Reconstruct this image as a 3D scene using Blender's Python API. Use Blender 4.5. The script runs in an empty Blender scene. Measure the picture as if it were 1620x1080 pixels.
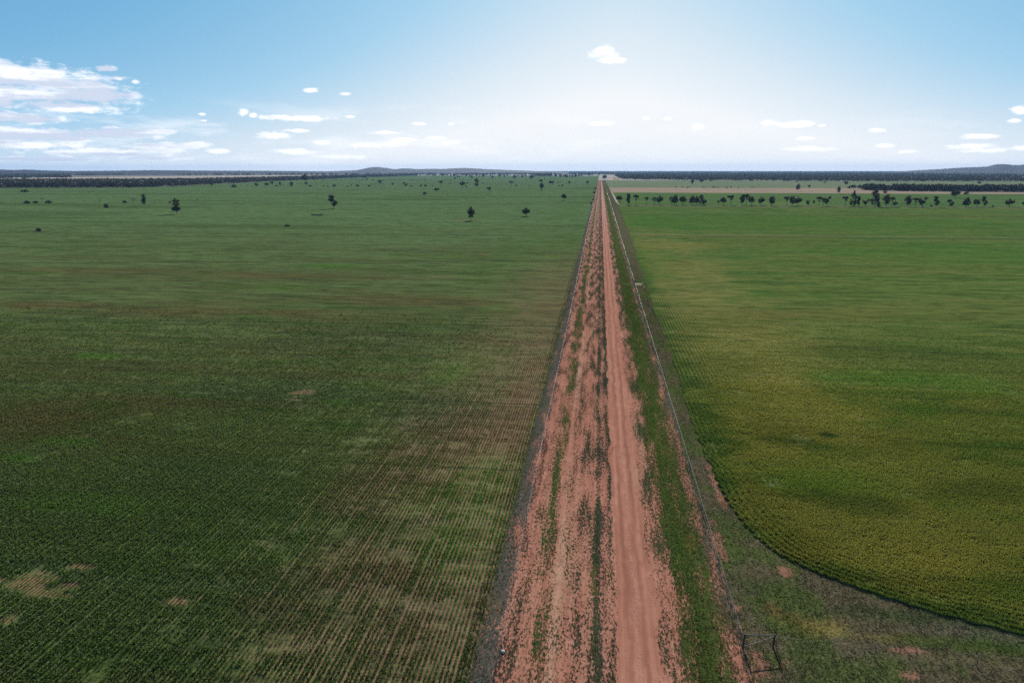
import bpy, math, random
import numpy as np
from mathutils import Vector
R = math.radians
random.seed(7); rng = np.random.default_rng(11)
scene = bpy.context.scene
COL = scene.collection

# ---------------------------------------------------------------- camera
YAW = math.atan(140/1113.5); PITCH = math.atan(270.5/1080); CH = 40.0
cam = bpy.data.cameras.new('camera'); cam.lens = 24; cam.sensor_width = 36; cam.clip_end = 90000; cam.clip_start = .5
co = bpy.data.objects.new('camera', cam); COL.objects.link(co)
co.location = (0, 0, CH); co.rotation_euler = (R(90)-PITCH, 0, YAW); scene.camera = co
_r = Vector((math.cos(YAW), math.sin(YAW), 0))
_f = Vector((-math.sin(YAW)*math.cos(PITCH), math.cos(YAW)*math.cos(PITCH), -math.sin(PITCH)))
_u = Vector((-math.sin(YAW)*math.sin(PITCH), math.cos(YAW)*math.sin(PITCH), math.cos(PITCH)))
def ray(px, py): return (_r*(px-810) + _u*(540-py) + _f*1080).normalized()
def G(px, py):                       # surveyed point of the ground seen at a pixel of the photograph
    d = ray(px, py); t = -CH/d.z; return (d.x*t, d.y*t)
def mpp(px, py):                     # metres per photo pixel there
    x, y = G(px, py); return (Vector((x, y, -CH)).dot(_f))/1080

# ---------------------------------------------------------------- node helpers
class NT:
    def __init__(s, tree): s.t = tree; s.n = tree.nodes; s.l = tree.links
    def put(s, inp, v):
        if isinstance(v, bpy.types.NodeSocket): s.l.new(v, inp)
        elif v is not None:
            if isinstance(v, (tuple, list)) and len(v) == 3 and inp.type == 'RGBA': v = (*v, 1)
            inp.default_value = v
    def m(s, op, a, b=None, c=None, clamp=False):
        n = s.n.new('ShaderNodeMath'); n.operation = op; n.use_clamp = clamp
        for i, v in enumerate((a, b, c)): s.put(n.inputs[i], v)
        return n.outputs[0]
    def vm(s, op, a, b=None):
        n = s.n.new('ShaderNodeVectorMath'); n.operation = op
        s.put(n.inputs[0], a); s.put(n.inputs[1], b)
        return n.outputs['Value'] if op in ('LENGTH', 'DOT_PRODUCT') else n.outputs[0]
    def mr(s, v, a, b, c=0., d=1., smooth=True):
        n = s.n.new('ShaderNodeMapRange'); n.interpolation_type = 'SMOOTHSTEP' if smooth else 'LINEAR'; n.clamp = True
        for i, q in enumerate((v, a, b, c, d)): s.put(n.inputs[i], q)
        return n.outputs[0]
    def mix(s, f, a, b, mode='MIX'):
        n = s.n.new('ShaderNodeMix'); n.data_type = 'RGBA'; n.blend_type = mode
        s.put(n.inputs[0], f); s.put(n.inputs[6], a); s.put(n.inputs[7], b); return n.outputs[2]
    def noise(s, vec, scale=1., detail=2., rough=.5, lac=2.):
        n = s.n.new('ShaderNodeTexNoise'); n.noise_dimensions = '3D'
        s.put(n.inputs['Vector'], vec); n.inputs['Scale'].default_value = scale
        n.inputs['Detail'].default_value = detail; n.inputs['Roughness'].default_value = rough
        n.inputs['Lacunarity'].default_value = lac
        return n.outputs['Fac']
    def ramp(s, v, stops, interp='LINEAR'):
        n = s.n.new('ShaderNodeValToRGB'); n.color_ramp.interpolation = interp; e = n.color_ramp.elements
        while len(e) < len(stops): e.new(.5)
        for k, (p, c) in enumerate(stops):
            e[k].position = p; e[k].color = (*c, 1) if isinstance(c, (tuple, list)) else (c, c, c, 1)
        s.put(n.inputs[0], v); return n.outputs[0]
    def xyz(s, v):
        n = s.n.new('ShaderNodeSeparateXYZ'); s.put(n.inputs[0], v); return n.outputs
    def cxyz(s, x, y, z=0.):
        n = s.n.new('ShaderNodeCombineXYZ'); s.put(n.inputs[0], x); s.put(n.inputs[1], y); s.put(n.inputs[2], z); return n.outputs[0]
    def pos(s):
        p = s.n.new('ShaderNodeNewGeometry').outputs['Position']; o = s.xyz(p)
        return p, o[0], o[1]
    def attr(s, name):
        n = s.n.new('ShaderNodeAttribute'); n.attribute_name = name; return n.outputs['Fac']
    def acol(s, name='col'):
        n = s.n.new('ShaderNodeAttribute'); n.attribute_name = name; return n.outputs['Color']
def material(name):
    m = bpy.data.materials.new(name); m.use_nodes = True
    t = NT(m.node_tree); t.n.clear(); t.out = t.n.new('ShaderNodeOutputMaterial'); return m, t
def principled(t, col, rough=.9, spec=.2, sheen=0., bump=None, strength=.5, dist=.1, sheen_tint=(1, 1, 1)):
    b = t.n.new('ShaderNodeBsdfPrincipled'); t.put(b.inputs['Base Color'], col); t.put(b.inputs['Roughness'], rough)
    b.inputs['Specular IOR Level'].default_value = spec
    if sheen:
        b.inputs['Sheen Weight'].default_value = sheen; b.inputs['Sheen Roughness'].default_value = .5
        b.inputs['Sheen Tint'].default_value = (*sheen_tint, 1)
    if bump is not None:
        n = t.n.new('ShaderNodeBump'); t.put(n.inputs['Height'], bump); n.inputs['Strength'].default_value = strength
        n.inputs['Distance'].default_value = dist; t.l.new(n.outputs[0], b.inputs['Normal'])
    return b.outputs[0]
def leafy(t, col, trans=.45, rough=.55, gloss=.04):
    d = t.n.new('ShaderNodeBsdfDiffuse'); t.put(d.inputs[0], col)
    tr = t.n.new('ShaderNodeBsdfTranslucent'); t.put(tr.inputs[0], t.mix(1., col, (1.05, 1.1, .6), 'MULTIPLY'))
    a = t.n.new('ShaderNodeMixShader'); a.inputs[0].default_value = trans; t.l.new(d.outputs[0], a.inputs[1]); t.l.new(tr.outputs[0], a.inputs[2])
    g = t.n.new('ShaderNodeBsdfGlossy'); g.inputs['Roughness'].default_value = rough; g.inputs[0].default_value = (.8, .85, .8, 1)
    b = t.n.new('ShaderNodeMixShader'); b.inputs[0].default_value = gloss; t.l.new(a.outputs[0], b.inputs[1]); t.l.new(g.outputs[0], b.inputs[2])
    return b.outputs[0]
def finish(t, sh): t.l.new(sh, t.out.inputs[0])

# what grows where: patches of other growth in the crop, each an ellipse on the ground
# (photo px centre, half sizes in px, colour, strength); evaluated per vertex of field and plants
def vnoise(x, y, seed=0):
    xi = np.floor(x).astype(np.int64); yi = np.floor(y).astype(np.int64); fx = x-xi; fy = y-yi
    fx = fx*fx*(3-2*fx); fy = fy*fy*(3-2*fy)
    def h(a, b):
        v = (a*374761393+b*668265263+seed*982451653) & 0xFFFFFFFF; v = ((v ^ (v >> 13))*1274126177) & 0xFFFFFFFF
        return ((v ^ (v >> 16)) & 0xFFFF)/65535.
    return (h(xi, yi)*(1-fx)+h(xi+1, yi)*fx)*(1-fy)+(h(xi, yi+1)*(1-fx)+h(xi+1, yi+1)*fx)*fy
def fbm(x, y, seed=0, o=3):
    s = 0; a = .5; tt = 0
    for i in range(o): s = s+a*vnoise(x*2**i, y*2**i, seed+i); tt += a; a *= .55
    return s/tt
def ss(v, a, b, c=0., d=1.):
    u = np.clip((v-a)/(b-a), 0, 1); u = u*u*(3-2*u); return c+(d-c)*u
def lerp(f, a, b):
    f = np.asarray(f)[:, None]; return np.asarray(a)*(1-f)+np.asarray(b)*f
def blobmask(x, y, n, px, py, rx, ry, soft=1.1):
    cx, cy = G(px, py); ax = rx*mpp(px, py); ay = abs(G(px, py-ry)[1]-G(px, py+ry)[1])/2
    return ss(np.hypot((x-cx)/ax, (y-cy)/ay)+n, 1+soft*.5, 1-soft*.5)
def line(t, X, Y, n, p, q, w):
    (x0, y0), (x1, y1) = G(*p), G(*q); mm = (y1-y0)/(x1-x0)
    d = t.m('ABSOLUTE', t.m('ADD', t.m('SUBTRACT', Y, t.m('MULTIPLY_ADD', X, mm, y0-mm*x0)), n))
    return t.mr(d, w, w*.35)
ROW = .42
rb = (.115, .072, .045)
br, gr, dk = (.085, .068, .026), (.055, .125, .018), (.030, .052, .028)
LEFT_BLOBS = [
        (230, 430, 300, 5, br, .5), (60, 481, 90, 6, br, .9), (300, 492, 170, 6, br, .6), (640, 473, 130, 9, br, .7), (470, 437, 160, 3, br, .7),
        (560, 500, 120, 12, br, .45), (110, 660, 90, 24, br, .7), (230, 640, 120, 20, br, .3), (760, 690, 40, 60, br, .55), (830, 610, 25, 70, br, .5),
        (760, 570, 50, 16, gr, .25), (790, 488, 28, 7, gr, .5), (520, 421, 50, 3, gr, .8), (450, 455, 50, 4, gr, .5), (690, 405, 60, 3, gr, .3),
        (155, 563, 45, 4, gr, .8), (30, 725, 30, 7, gr, .7), (110, 698, 60, 7, gr, .5), (535, 635, 25, 6, gr, .5), (710, 590, 28, 14, gr, .5),
        (770, 750, 40, 34, gr, .6), (660, 790, 40, 24, gr, .4), (750, 850, 50, 60, gr, .5), (690, 860, 40, 30, gr, .3), (620, 330, 120, 4, gr, .12),
        (820, 400, 60, 34, gr, .25), (900, 390, 26, 26, gr, .35), (850, 480, 60, 34, gr, .2), (905, 330, 22, 14, gr, .25), (150, 800, 120, 14, gr, .35), (400, 880, 130, 10, gr, .2),
        (600, 760, 60, 60, rb, 0.33), (700, 690, 50, 40, rb, 0.28), (560, 900, 80, 50, rb, 0.30), (640, 1000, 60, 60, rb, 0.30), (470, 1010, 60, 40, rb, 0.22), (770, 980, 30, 70, rb, 0.28), (820, 640, 26, 60, rb, 0.33), (430, 960, 60, 20, rb, 0.28), (60, 895, 130, 10, dk, .3), (330, 925, 220, 9, dk, .3), (690, 650, 90, 30, dk, .3), (330, 740, 130, 20, dk, .2), (560, 540, 160, 14, dk, .2), (450, 620, 200, 20, dk, .3)]
ye, gr2, dk2, ol = (.17, .155, .045), (.045, .12, .016), (.024, .048, .014), (.115, .105, .028)
RIGHT_BLOBS = [
        (1060, 388, 60, 7, ye, .6), (1075, 425, 50, 16, ye, .35), (1100, 470, 45, 8, ye, .6), (1130, 440, 30, 5, ye, .5), (1020, 410, 40, 30, gr2, .3),
        (1200, 480, 40, 8, ye, .4), (1240, 540, 60, 10, ye, .4), (1150, 500, 90, 18, ol, .5), (1300, 500, 160, 8, ol, .5), (1180, 590, 60, 26, ol, .5),
        (1230, 610, 60, 14, ye, .4), (1330, 655, 60, 22, ye, .35), (1240, 680, 60, 20, ol, .6), (1400, 700, 60, 18, ol, .5), (1570, 640, 60, 10, ye, .3),
        (1200, 800, 30, 30, ye, .5), (1260, 860, 60, 26, ol, .7), (1400, 880, 110, 22, ye, .5), (1540, 890, 110, 26, ye, .45), (1480, 930, 120, 16, ol, .5), (1230, 780, 60, 30, ol, .4),
        (1440, 600, 120, 12, gr2, .5), (1320, 760, 100, 24, gr2, .4), (1560, 620, 60, 8, gr2, .4), (1350, 800, 80, 16, dk2, .5), (1450, 560, 160, 20, dk2, .3),
        (1310, 690, 14, 4, dk2, .9), (1560, 780, 80, 14, dk2, .4), (1090, 560, 14, 90, dk2, .2), (1250, 700, 40, 6, dk2, .5), (1250, 350, 300, 10, gr2, .5), (1500, 400, 200, 16, gr2, .4), (1040, 350, 40, 10, gr2, .5),
        (1060, 372.5, 80, 1.5, ye, .7)]
edge = [(1000, 330), (1000, 380), (1030, 476), (1055, 540), (1086, 640), (1108, 700), (1130, 750), (1148, 785), (1170, 820), (1198, 850), (1230, 875), (1280, 900), (1330, 920), (1450, 960), (1620, 1005), (1800, 1046)]
ed = [G(*p) for p in edge]; ed[0] = (21.5, 800)
def catmull(p, k=10):
    out = []
    for i in range(len(p)-1):
        a = p[max(0, i-1)]; b = p[i]; c = p[i+1]; d = p[min(len(p)-1, i+2)]
        for j in range(k):
            u = j/k
            out.append(tuple(.5*((2*b[q])+(-a[q]+c[q])*u+(2*a[q]-5*b[q]+4*c[q]-d[q])*u*u+(-a[q]+3*b[q]-3*c[q]+d[q])*u**3) for q in (0, 1)))
    return out+[p[-1]]
edc = catmull(ed[1:], 12); edc = [ed[0]]+[(x+.22*math.sin(i*1.7)+random.uniform(-.1, .1), y+random.uniform(-.1, .1)) for i, (x, y) in enumerate(edc)]
E1 = np.array(edc)
def dist_to_edge(x, y):
    """signed distance inside the right crop edge"""
    best = np.full(len(x), 1e9); 
    A = E1[:-1]; B = E1[1:]
    for a, b in zip(A, B):
        d = b-a; L = (d*d).sum()+1e-9; u = np.clip(((x-a[0])*d[0]+(y-a[1])*d[1])/L, 0, 1)
        dx = x-(a[0]+u*d[0]); dy = y-(a[1]+u*d[1]); q = np.hypot(dx, dy); k = q < best
        best[k] = q[k]
    o_ = E1[np.argsort(E1[:, 1])]; return np.where((x > np.interp(y, o_[:, 1], o_[:, 0])) & (y > o_[0, 1]), best, -best)
def macro(x, y, side):
    if side == 'L':
        s1 = fbm(x/60, y/9, 1, 5); s2 = fbm(x/14, y/5, 2, 4); s3 = fbm(x/260, y/60, 3, 3); nb = (s2-.5)*1.5
        c = lerp(ss(y, 70, 600), (.100, .130, .050), (.120, .196, .086))
        c = c*(1-ss(s1, .42, .62, 0, .7)[:, None])+lerp(ss(y, 120, 700), (.090, .092, .038), (.105, .170, .072))*ss(s1, .42, .62, 0, .7)[:, None]
        c = lerp(ss(s3, .55, .70, 0, .5), c, (.052, .092, .026)); c = lerp(ss(s2, .58, .76, 0, .6), c, (.050, .098, .022)); T = LEFT_BLOBS
    else:
        s1 = fbm(x/30, y/3.2, 11, 5); s2 = fbm(x/9, y/4, 12, 4); s3 = fbm(x/120, y/30, 13, 3); nb = (s2-.5)*1.5
        c = lerp(ss(y, 90, 400), (.140, .170, .046), (.095, .180, .044))
        c = lerp(ss(s1, .45, .60, 0, .7), c, (.160, .190, .055)); c = lerp(ss(s1, .46, .30, 0, .7), c, (.060, .105, .028))
        c = lerp(ss(s3, .52, .66, 0, .4), c, (.145, .155, .045)); c = lerp(ss(s2, .58, .76, 0, .5), c, (.065, .15, .028)); T = RIGHT_BLOBS
    if side == 'R':
        dE = np.where(y < 130, dist_to_edge(x, y), x-17.5)+(s2-.5)*14; q = fbm(x/9, y/7, 15, 5)
        bandm = ss(dE, 2, 6)*ss(dE, 44, 16)*ss(q, .34, .58, .15, 1.)*ss(y, 560, 300)
        c = lerp(bandm*.9, c, (.215, .212, .068)); c = lerp(ss(dE, 3., 1., 0, .6)*(y < 330), c, (.040, .085, .022))
    if side == 'L': c = c*np.array([1.12, 1.12, .95])
    else: c = c*np.array([1.02, 1., .92])
    for px, py, rx, ry, col, f in T: c = lerp(blobmask(x, y, nb, px, py, rx, ry)*f, c, np.array(col)*(1.55 if py > 560 else 1.4))
    return c
LEFT_LINES = [((0, 322), (700, 322.5), 4., .75), ((0, 313), (700, 313.8), 4., .45), ((0, 367), (800, 372), 1.6, .6), ((0, 416), (400, 414), 1., .6),
              ((0, 503), (600, 512), .5, .7), ((0, 508), (600, 517), .4, .45), ((0, 604), (400, 621), .22, .85), ((0, 611), (400, 627), .2, .6),
              ((0, 703), (380, 722), .18, .7), ((0, 306), (700, 306.5), 5., .3), ((0, 344), (800, 347), 2.4, .25), ((300, 393), (900, 400), 1.2, .3)]
LEFT_BARE = [(480, 622, 17, 7), (703, 438, 15, 1.6), (40, 925, 70, 22), (20, 975, 40, 14), (130, 895, 26, 6), (280, 950, 24, 7), (760, 402, 14, 1.2), (735, 348.6, 22, 1.)]
RIGHT_LINES = [((1000, 372.5), (1620, 378.3), 1.5, .75, (.030, .042, .02)), ((1000, 371.5), (1620, 377.2), .9, .85, (.26, .23, .14)), ((1000, 339), (1620, 343), 2.4, .6, (.035, .05, .025)),
               ((1440, 658), (1620, 668), .2, .8, (.02, .035, .012))]
RIGHT_BARE = [(1225, 760, 24, 12), (1270, 695, 22, 6), (1246, 512.5, 16, 1.6), (1218, 491.5, 16, 2.), (1170, 622, 9, 5), (1437, 785, 12, 4), (1535, 805, 20, 5), (1130, 712, 5, 26), (1250, 785, 18, 7)]
SOIL_R = (.36, .155, .095)

# verge weeds: cover and growth colour across the corridor (x in metres, density, colour)
PROFILE = [(-12, .75, (.045, .08, .028)), (-9.6, .78, (.045, .075, .03)), (-8.9, .72, (.10, .095, .07)), (-7.7, .62, (.11, .10, .08)), (-7.2, .44, (.06, .05, .04)), (-6.6, .36, (.05, .045, .03)),
           (-5.5, .38, (.045, .06, .025)), (-5.1, .46, (.05, .08, .022)), (-4.5, .56, (.055, .085, .024)), (-3.7, .44, (.05, .07, .022)), (-3.2, .30, (.05, .06, .022)), (-2.2, .38, (.045, .05, .025)),
           (-.6, .40, (.045, .052, .028)), (.5, .42, (.045, .055, .028)), (.85, .64, (.05, .062, .030)), (1.25, .54, (.055, .062, .036)), (1.6, .40, (.07, .055, .045)), (2.1, .55, (.045, .052, .03)),
           (2.45, .62, (.04, .055, .03)), (2.85, .02, (.05, .06, .03)), (5.9, .02, (.05, .06, .03)), (6.4, .36, (.045, .06, .028)), (7.2, .46, (.05, .065, .03)),
           (7.9, .44, (.05, .07, .025)), (8.5, .62, (.06, .08, .022)), (10.0, .82, (.068, .10, .022)), (11.8, .70, (.075, .095, .028)), (12.6, .52, (.09, .08, .045)), (13.3, .60, (.14, .13, .09)),
           (13.9, .70, (.075, .065, .045)), (18, .72, (.07, .062, .04))]
PX_ = np.array([p[0] for p in PROFILE]); PD_ = np.array([p[1] for p in PROFILE]); PC_ = np.array([p[2] for p in PROFILE])
VERGE_BLOBS = [(1290, 990, 60, 14, (.20, .15, .045), .8), (1320, 1000, 40, 6, (.20, .18, .055), .6), (1230, 993, 36, 12, (.045, .09, .018), .6), (1220, 960, 14, 8, (.20, .11, .04), .8),
    (1400, 1008, 60, 6, (.18, .14, .05), .7), (1530, 1020, 110, 9, (.05, .085, .016), .8), (1200, 935, 46, 24, (.05, .075, .02), .6), (1150, 860, 26, 30, (.07, .10, .028), .4),
    (1440, 975, 90, 10, (.04, .065, .022), .7), (1560, 1000, 90, 10, (.10, .10, .07), .5), (1560, 1045, 90, 8, (.13, .11, .05), .5), (985, 352, 16, 26, (.12, .11, .06), .5)]
VERGE_BARE = [(1003, 449.5, 13, 2.4), (1003, 452.5, 4, 6), (1200, 1040, 45, 22), (1160, 985, 18, 50), (1130, 760, 5, 50), (1135, 850, 8, 30), (1240, 905, 14, 8), (1440, 1030, 30, 5), (1380, 1060, 60, 6)]
def verge_colour(x, y):
    n = fbm(x*.25, y*.22, 61, 4)
    c = lerp(ss(n, .42, .60), (.105, .088, .050), (.078, .098, .030)); nb = (fbm(x*.5, y*.5, 62, 5)-.5)*3.
    for px, py, rx, ry, col, f in VERGE_BLOBS: c = lerp(blobmask(x, y, nb, px, py, rx, ry)*f, c, col)
    return c
def corridor(t, X, Y):
    wx = t.noise(t.cxyz(t.m('MULTIPLY', X, .35), t.m('MULTIPLY', Y, 1/8)), 1., 6, .68)
    Xw = t.m('ADD', X, t.m('MULTIPLY_ADD', wx, 1.7, -.85))
    u = t.mr(Xw, -12, 18, 0, 1, False)
    P01 = lambda x: (x+12)/30
    dens = t.ramp(u, [(P01(x), d) for x, d, c in PROFILE]); vcol = t.ramp(u, [(P01(x), c) for x, d, c in PROFILE])
    # soil: wheel-polished lengthwise streaks, pale graded windrows
    st = t.noise(t.cxyz(t.m('MULTIPLY', X, 2.6), t.m('MULTIPLY', Y, 1/26)), 1., 5, .6)
    gr = t.noise(t.cxyz(X, Y), 3.5, 5, .7)
    lg = t.noise(t.cxyz(t.m('MULTIPLY', X, .3), t.m('MULTIPLY', Y, 1/40), 5.), 1., 3, .5)
    soil = t.mix(t.mr(st, .3, .7), (.35, .142, .088), (.49, .222, .146))
    soil = t.mix(t.mr(gr, .35, .75, 0, .5), soil, (.47, .22, .152))
    soil = t.mix(t.mr(lg, .5, .75, 0, .45), soil, (.47, .28, .17))
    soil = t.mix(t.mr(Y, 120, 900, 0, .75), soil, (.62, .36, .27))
    edge = t.m('MAXIMUM', t.mr(t.m('ABSOLUTE', t.m('ADD', X, 2.95)), .7, .1), t.mr(t.m('ABSOLUTE', t.m('ADD', X, 6.3)), .0, .0))
    soil = t.mix(t.m('MULTIPLY', edge, t.mr(lg, .35, .6, 0, .5)), soil, (.55, .34, .22))
    mo = t.noise(t.cxyz(X, t.m('MULTIPLY', Y, .4), 21.), .9, 6, .7); soil = t.mix(t.mr(mo, .50, .66, 0, .45), soil, (.29, .115, .078)); soil = t.mix(t.mr(mo, .46, .34, 0, .4), soil, (.56, .30, .21))
    # darker fine gravel in the wheel tracks
    wt = t.m('MAXIMUM', t.mr(t.m('ABSOLUTE', t.m('SUBTRACT', Xw, 3.7)), .35, .05), t.mr(t.m('ABSOLUTE', t.m('SUBTRACT', Xw, 5.1)), .35, .05))
    soil = t.mix(t.m('MULTIPLY', wt, t.mr(lg, .35, .6, .35, .75)), soil, (.27, .112, .074)); rid = t.mr(t.m('ABSOLUTE', t.m('SUBTRACT', Xw, 4.4)), .35, .0, 0, .55); soil = t.mix(t.m('MULTIPLY', rid, t.mr(gr, .45, .62)), soil, (.56, .34, .25))
    gv = t.noise(t.cxyz(X, Y, 7.), 9., 2, .5)
    soil = t.mix(t.m('MULTIPLY', t.mr(gv, .66, .72, 0, .8), t.mr(lg, .42, .6, .15, 1)), soil, (.55, .42, .34))
    # growth
    pa = t.noise(t.cxyz(t.m('MULTIPLY', X, 5.), t.m('MULTIPLY', Y, 1.9), 2.), 1., 6, .76)
    far = t.mr(Y, 60, 300, 0, .12)
    l2 = t.noise(t.cxyz(t.m('MULTIPLY', X, .7), t.m('MULTIPLY', Y, 1/11), 15.), 1., 3, .6)
    pat = t.mr(t.m('ADD', pa, t.m('MULTIPLY_ADD', l2, .6, -.3)), .30, .70, 0, 1, False)
    m = t.mr(t.m('SUBTRACT', t.m('ADD', dens, far), pat), -.06, .07)
    m = t.m('MULTIPLY', m, t.mr(dens, .0, .05))
    hue = t.noise(t.cxyz(t.m('MULTIPLY', X, .5), t.m('MULTIPLY', Y, .12), 11.), 1., 4, .6)
    vc = t.mix(t.mr(hue, .56, .72, 0, .7), vcol, (.13, .105, .028))
    vc = t.mix(t.m('MULTIPLY', t.mr(hue, .45, .30, 0, .7), t.mr(X, 8, 9.5)), vc, (.06, .13, .012))
    fine = t.noise(t.cxyz(X, Y, 1.), 5., 5, .75)
    vc = t.mix(t.mr(fine, .35, .7), t.mix(1., vc, (.5, .5, .5), 'MULTIPLY'), t.mix(1., vc, (1.5, 1.5, 1.5), 'MULTIPLY'))
    return soil, vc, m, hue, lg, fine

def mat_corridor(name, right_side=False):
    m_, t = material(name); P, X, Y = t.pos()
    soil, vc, m, hue, lg, fine = corridor(t, X, Y)
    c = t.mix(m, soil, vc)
    if right_side:  # the litter strip and the corner paddock outside the right fence
        lit = t.acol(); tus = t.noise(t.cxyz(X, t.m('MULTIPLY', Y, 1.), 31.), 1.7, 6, .78)
        lit = t.mix(t.mr(fine, .36, .64), t.mix(1., lit, (.35,)*3, 'MULTIPLY'), t.mix(1., lit, (1.7,)*3, 'MULTIPLY'))
        lit = t.mix(t.mr(tus, .54, .62, 0, .8), lit, (.040, .050, .020)); lit = t.mix(t.mr(tus, .43, .36, 0, .6), lit, (.20, .16, .09))
        bare = t.m('ADD', t.attr('bare'), t.m('MULTIPLY_ADD', fine, 3.2, -2.1))
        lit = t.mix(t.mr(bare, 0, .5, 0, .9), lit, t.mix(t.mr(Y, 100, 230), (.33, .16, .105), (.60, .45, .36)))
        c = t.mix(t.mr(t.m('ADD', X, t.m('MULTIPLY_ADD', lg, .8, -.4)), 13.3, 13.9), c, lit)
    h = t.m('ADD', t.m('MULTIPLY', m, .12), t.m('MULTIPLY', fine, .10))
    finish(t, principled(t, c, 1., 0., 0, h, .6, .5)); return m_
def mat_left_field():
    m_, t = material('left_field'); P, X, Y = t.pos(); c = t.acol()
    wob = t.noise(t.cxyz(t.m('MULTIPLY', X, .9), t.m('MULTIPLY', Y, .12)), 1., 3, .6)
    rw = t.m('PINGPONG', t.m('MULTIPLY_ADD', wob, .5, t.m('MULTIPLY', X, 1/ROW)), .5)          # 0 between rows, .5 on the row
    fine = t.noise(t.cxyz(X, Y, 1.), 3.2, 6, .78); fm = t.noise(t.cxyz(t.m('MULTIPLY', X, .25), Y, 1.), .55, 5, .7)
    s1 = t.noise(t.cxyz(t.m('MULTIPLY', X, 1/40), t.m('MULTIPLY', Y, 1/3)), 1., 8, .74)
    pt = t.noise(t.cxyz(t.m('MULTIPLY', X, .30), t.m('MULTIPLY', Y, .075), 6.), 1., 5, .62)
    opn = t.mr(t.m('ADD', t.mr(X, -52, -14, 0, .5, False), t.m('MULTIPLY', t.m('ADD', fm, pt), .40)), .45, .95)
    opn = t.m('MULTIPLY', opn, t.mr(Y, 480, 160, .0, 1))
    gap = t.mr(t.m('SUBTRACT', t.m('ADD', t.m('MULTIPLY_ADD', opn, .24, .0), t.m('ADD', t.m('MULTIPLY_ADD', fine, .5, -.25), t.m('MULTIPLY', t.attr('bare'), .17))), rw), -.02, .07)
    soil = t.mix(t.mr(fm, .35, .65), (.19, .098, .062), (.30, .175, .12)); soil = t.mix(t.m('MULTIPLY', t.attr('bare'), .8), soil, (.36, .16, .11))
    cc = t.mix(t.mr(fine, .32, .70), t.mix(1., c, (.45,)*3, 'MULTIPLY'), t.mix(1., c, (1.6,)*3, 'MULTIPLY'))
    cc = t.mix(t.mr(fm, .36, .56, .55, 0), cc, (.022, .034, .016))
    cc = t.mix(t.mr(s1, .48, .36, 0, .7), cc, (.034, .058, .022)); cc = t.mix(t.mr(s1, .53, .66, 0, .5), cc, (.15, .20, .075))
    s2 = t.noise(t.cxyz(t.m('MULTIPLY', X, 1/14), t.m('MULTIPLY', Y, 1/1.3), 13.), 1., 6, .72)
    cc = t.mix(t.mr(s2, .46, .36, 0, .55), cc, (.034, .056, .022)); cc = t.mix(t.mr(s2, .55, .66, 0, .35), cc, (.15, .20, .075))
    c2 = t.mix(t.m('MULTIPLY', gap, .9), cc, soil); nl = t.m('MULTIPLY_ADD', s1, 3., -1.5)
    for p, q, w, f in LEFT_LINES:
        c2 = t.mix(t.m('MULTIPLY', line(t, X, Y, t.m('MULTIPLY', nl, min(1.5, w*.6)), p, q, w*1.8), t.m('MULTIPLY', t.mr(s1, .35, .6, .4, 1), f)), c2, (.030, .044, .022))
    h = t.m('ADD', t.m('MULTIPLY', fine, .22), t.m('MULTIPLY', fm, .5))
    finish(t, principled(t, c2, 1., .0, 0, h, .5, .5)); return m_
def mat_right_field():
    m_, t = material('right_field'); P, X, Y = t.pos(); c = t.acol()
    fine = t.noise(t.cxyz(X, Y, 1.), 3., 6, .78); fm = t.noise(t.cxyz(t.m('MULTIPLY', X, .3), Y, 1.), .6, 6, .7)
    s1 = t.noise(t.cxyz(t.m('MULTIPLY', X, 1/24), t.m('MULTIPLY', Y, 1/1.9), 3.), 1., 8, .76)
    cc = t.mix(t.mr(fine, .32, .70), t.mix(1., c, (.5,)*3, 'MULTIPLY'), t.mix(1., c, (1.55,)*3, 'MULTIPLY'))
    cc = t.mix(t.mr(fm, .34, .54, .6, 0), cc, (.020, .040, .012))
    cc = t.mix(t.mr(s1, .48, .35, 0, .75), cc, (.028, .060, .014)); cc = t.mix(t.mr(s1, .53, .66, 0, .5), cc, (.16, .20, .05))
    s2 = t.noise(t.cxyz(t.m('MULTIPLY', X, 1/9), t.m('MULTIPLY', Y, 1/.9), 13.), 1., 6, .72)
    cc = t.mix(t.mr(s2, .47, .36, 0, .6), cc, (.030, .064, .015)); cc = t.mix(t.mr(s2, .54, .66, 0, .4), cc, (.17, .205, .055))
    rw = t.m('PINGPONG', t.m('MULTIPLY', X, 1/.8), .5)                                       # drill rows of the headland
    cc = t.mix(t.m('MULTIPLY', t.mr(rw, .22, .08), t.m('MULTIPLY', t.mr(X, 34, 20, 0, .7), t.mr(Y, 330, 150))), cc, (.018, .032, .010))
    nl = t.m('MULTIPLY_ADD', s1, 2., -1.)
    for p, q, w, f, col in RIGHT_LINES:
        cc = t.mix(t.m('MULTIPLY', line(t, X, Y, t.m('MULTIPLY', nl, min(1, w*.5)), p, q, w*1.7), f), cc, col)
    st = t.noise(t.cxyz(t.m('MULTIPLY', X, 2.6), t.m('MULTIPLY', Y, .5), 6.), 1., 5, .7)
    bare = t.m('ADD', t.attr('bare'), t.m('MULTIPLY_ADD', st, 7., -4.8))
    cc = t.mix(t.mr(bare, 0, .9, 0, .7), cc, (.30, .28, .21))
    h = t.m('ADD', t.m('MULTIPLY', fine, .25), t.m('MULTIPLY', fm, .6))
    finish(t, principled(t, cc, 1., .0, 0, h, .5, .5)); return m_
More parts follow.
